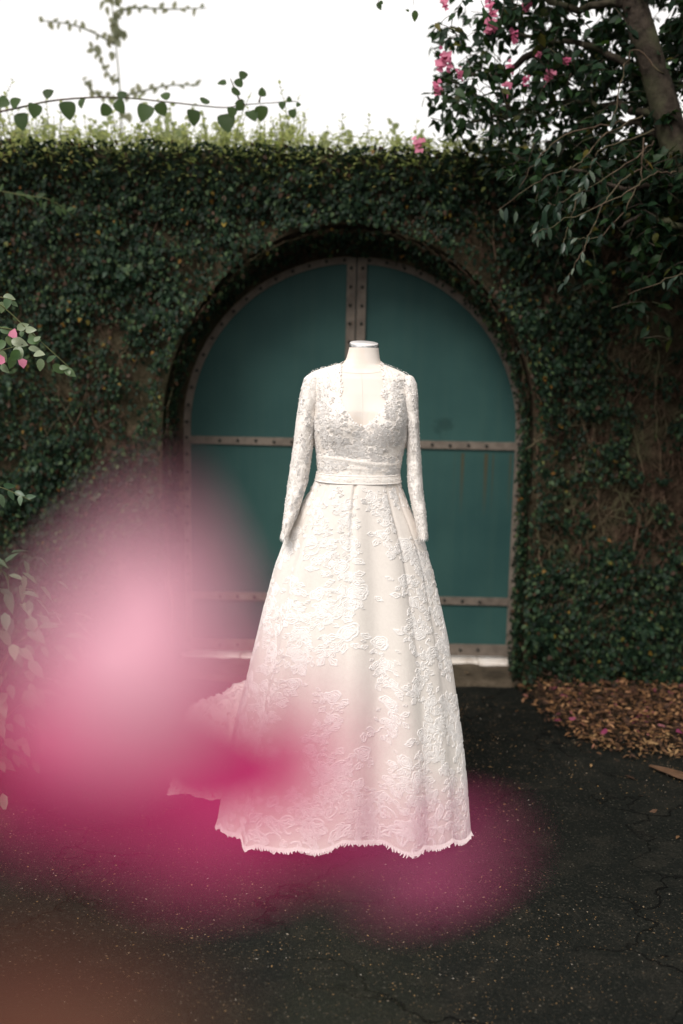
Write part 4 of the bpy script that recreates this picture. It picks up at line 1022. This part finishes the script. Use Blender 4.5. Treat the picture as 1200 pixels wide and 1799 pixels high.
for side, tab in ((1, tabL), (2, tabR)):
    fn = sleeve_fn(tab, 0, side); v0 = tab[0][0]
    m_ = grid(fn, [2*math.pi*i/64-math.pi for i in range(64)], list(np.linspace(v0, 943, 110)))
    m_.f.append(tuple(range(64)))
    slo = m_.build('sleeve', M['sleeve'], dress)
    def sl_surf(uv, s_, t_, off, fn=fn, v0=v0):
        py = min(942, max(v0+6, uv[1]-t_*580)); return fn(uv[0]+s_/.045, py, off)
    for i in range(13):
        m2 = spray(sl_surf, (random.uniform(-1.2, 1.2), v0+12+(943-v0-40)*i/12), .06, n=3); m2.build('lace_spray', M['lace'], slo)
    m2 = MB()
    for i in range(70):
        u = 2*math.pi*i/70-math.pi; b = fn(u, 942, .001); b2 = fn(u+.08, 942, .001); L = .008+.006*abs(math.sin(i*.7)); m2.add([b, b2, (b+b2)*.5+Vector((random.gauss(0, .002), 0, -L)), fn(u+.04, 936, .002)], [(0, 2, 1), (0, 1, 3)])
    m2.build('cuff_lace', M['lace'], slo)
    nb_ = MB()
    for i in range(520):
        u = random.uniform(-math.pi, math.pi); p = fn(u, random.uniform(v0+6, 941), .001); r = random.uniform(.0007, .0019); nb_.add([p+Vector(c)*r for c in vv], [(0, 2, 4), (2, 1, 4), (1, 3, 4), (3, 0, 4), (2, 0, 5), (1, 2, 5), (3, 1, 5), (0, 3, 5)])
    nb_.build('beading', M['lace'], slo)['kind'] = 'stuff'
nb_ = MB()
for i in range(2200):
    u = random.uniform(-1.62, 1.62); py = random.uniform(640, 834); p = body(u, py, .0065)
    if inpoly(*proj(p), neck_poly): continue
    r = random.uniform(.0007, .0019); nb_.add([p+Vector(c)*r for c in vv], [(0, 2, 4), (2, 1, 4), (1, 3, 4), (3, 0, 4), (2, 0, 5), (1, 2, 5), (3, 1, 5), (0, 3, 5)])
nb_.build('beading', M['lace'], bod)['kind'] = 'stuff'
# train gathered on the ground behind the left of the skirt
def train(u, v):
    # u 0..1 from skirt back to tip (left), v 0..1 across (front to back)
    x = -.15-.44*u; yc = YDR+.26+.16*u; y = yc+(v-.45)*(.55-.1*u)
    h = (.32*(1-u)**.7+.14)*max(0, math.sin(math.pi*min(1, max(0, v*.96+.02))))**.8
    if u > .9: h *= max(.0, (1-u)/.1)**.35
    r = .028*N(x*16, y*14, 2)+.016*N(x*38, y*36, 4)+.02*math.sin(v*26+u*7)*(.4+u)
    return Vector((x+.02*N(y*18, u*5), y+.012*N(x*20, v*6, 5), max(.006, h+r*min(1, h*8))))
tr = grid(train, list(np.linspace(0, 1, 90)), list(np.linspace(0, 1, 90)), close=False).build('train', M['bodice'], dress)
m_ = MB()
for i in range(2600):
    u = random.random()**.7; v = random.uniform(0, .95); p = train(u, v); d = Vector((random.gauss(-.4, .6), random.gauss(-.2, .6), random.gauss(.5, .5))).normalized(); r = random.uniform(.008, .018)
    sd2 = d.cross(Vector((.3, -1, .2))).normalized()*r*.4; m_.add([p-sd2, p+sd2, p+d*r], [(0, 1, 2)])
m_.build('ruffle_lace', M['lace'], tr)['kind'] = 'stuff'

# ------------------------------------------------------------------ bougainvillea right in front of the lens
near = empty('near_bougainvillea', Vector((-.42, .12, 0)), 'bougainvillea branch with pink bracts just before the lens, thrown far out of focus', 'flower branch')
def near_bract(px, py, dist, w_, h_, ang, mat, tilt=.2, bend=.2, name='bract'):
    """a cupped leaf-shaped bract centred on a sight line at `dist` metres; w_, h_ in metres"""
    c = at_dist(px, py, dist); nrm = -FW*1.0+UP*tilt; nrm.normalize(); a = R(ang)
    ydir = (UP*math.cos(a)+RT*math.sin(a)); ydir = (ydir-nrm*ydir.dot(nrm)).normalized(); xdir = ydir.cross(nrm)
    vs_, fs_ = [], []; n1, n2 = 14, 10
    for i in range(n1+1):
        t = i/n1; hw = w_/2*(math.sin(math.pi*t**.66)**.95) if 0 < t < 1 else 0
        for k in range(n2+1):
            u = k/n2*2-1; z = bend*w_*(u*u*.5-.3*math.sin(math.pi*t))+.04*w_*math.sin(u*9)*t
            vs_.append(c+xdir*hw*u+ydir*(t-.5)*h_+nrm*z)
    for i in range(n1):
        for k in range(n2): q = i*(n2+1)+k; fs_.append((q, q+1, q+n2+2, q+n2+1))
    m_ = MB(); m_.add(vs_, fs_); m_.build(name, mat, near); return c-ydir*h_*.5
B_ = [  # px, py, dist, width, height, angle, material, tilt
 (238, 1085, .150, .028, .042, 6, 'near_lit', .6),
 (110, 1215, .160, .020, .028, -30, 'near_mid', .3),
 (235, 1300, .151, .024, .052, 88, 'near_shaded', .3),
 (425, 1352, .148, .029, .044, 100, 'near_shaded', .3),
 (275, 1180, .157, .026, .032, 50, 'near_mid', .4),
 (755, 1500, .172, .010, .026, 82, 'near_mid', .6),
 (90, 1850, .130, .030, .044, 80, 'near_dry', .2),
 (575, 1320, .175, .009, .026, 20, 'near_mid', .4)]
ends = []
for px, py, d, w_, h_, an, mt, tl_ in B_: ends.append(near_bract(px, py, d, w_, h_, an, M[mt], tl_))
node = at_dist(230, 1290, .165)
stem_pts = [Vector((-.42, .12, 0)), Vector((-.40, .16, .5)), Vector((-.33, .17, 1.0)), Vector((-.2, .17, 1.25)), at_dist(-150, 1500, .19), node]
m_ = MB(); sp = spline(stem_pts, 8); m_.tube(sp, [.006*(1-.8*i/len(sp)) for i in range(len(sp))], 8); m_.build('stem', M['green_stem'], near)
for e in ends[:5]:
    m_ = MB(); m_.tube([node, (node+e)*.5+Vector((0, .003, 0)), e], .0006, 5); m_.build('stalk', M['green_stem'], near)
b0 = at_dist(-200, 1900, .14); m_ = MB(); m_.tube([sp[-16], b0, ends[6]], .0009, 5); m_.build('stalk', M['green_stem'], near)
m_ = MB(); m_.tube([b0, at_dist(300, 1950, .1), at_dist(640, 1900, .13), ends[5]], .0005, 5); m_.build('stalk', M['green_stem'], near)
# leaves on the stem outside the picture
P, T_, Nn, S = [], [], [], []
for i in range(6, len(sp)-12):
    if i % 2: P.append(sp[i]); T_.append((-1+random.gauss(0, .5), random.gauss(0, .6), .2)); Nn.append((0, 0, 1)); S.append(.05)
leaves('leaf', P, T_, Nn, S, M['shrub_leaf'], near, 'ovate', .6, singles=len(P), mat_obj=M['shrub_leaf'])
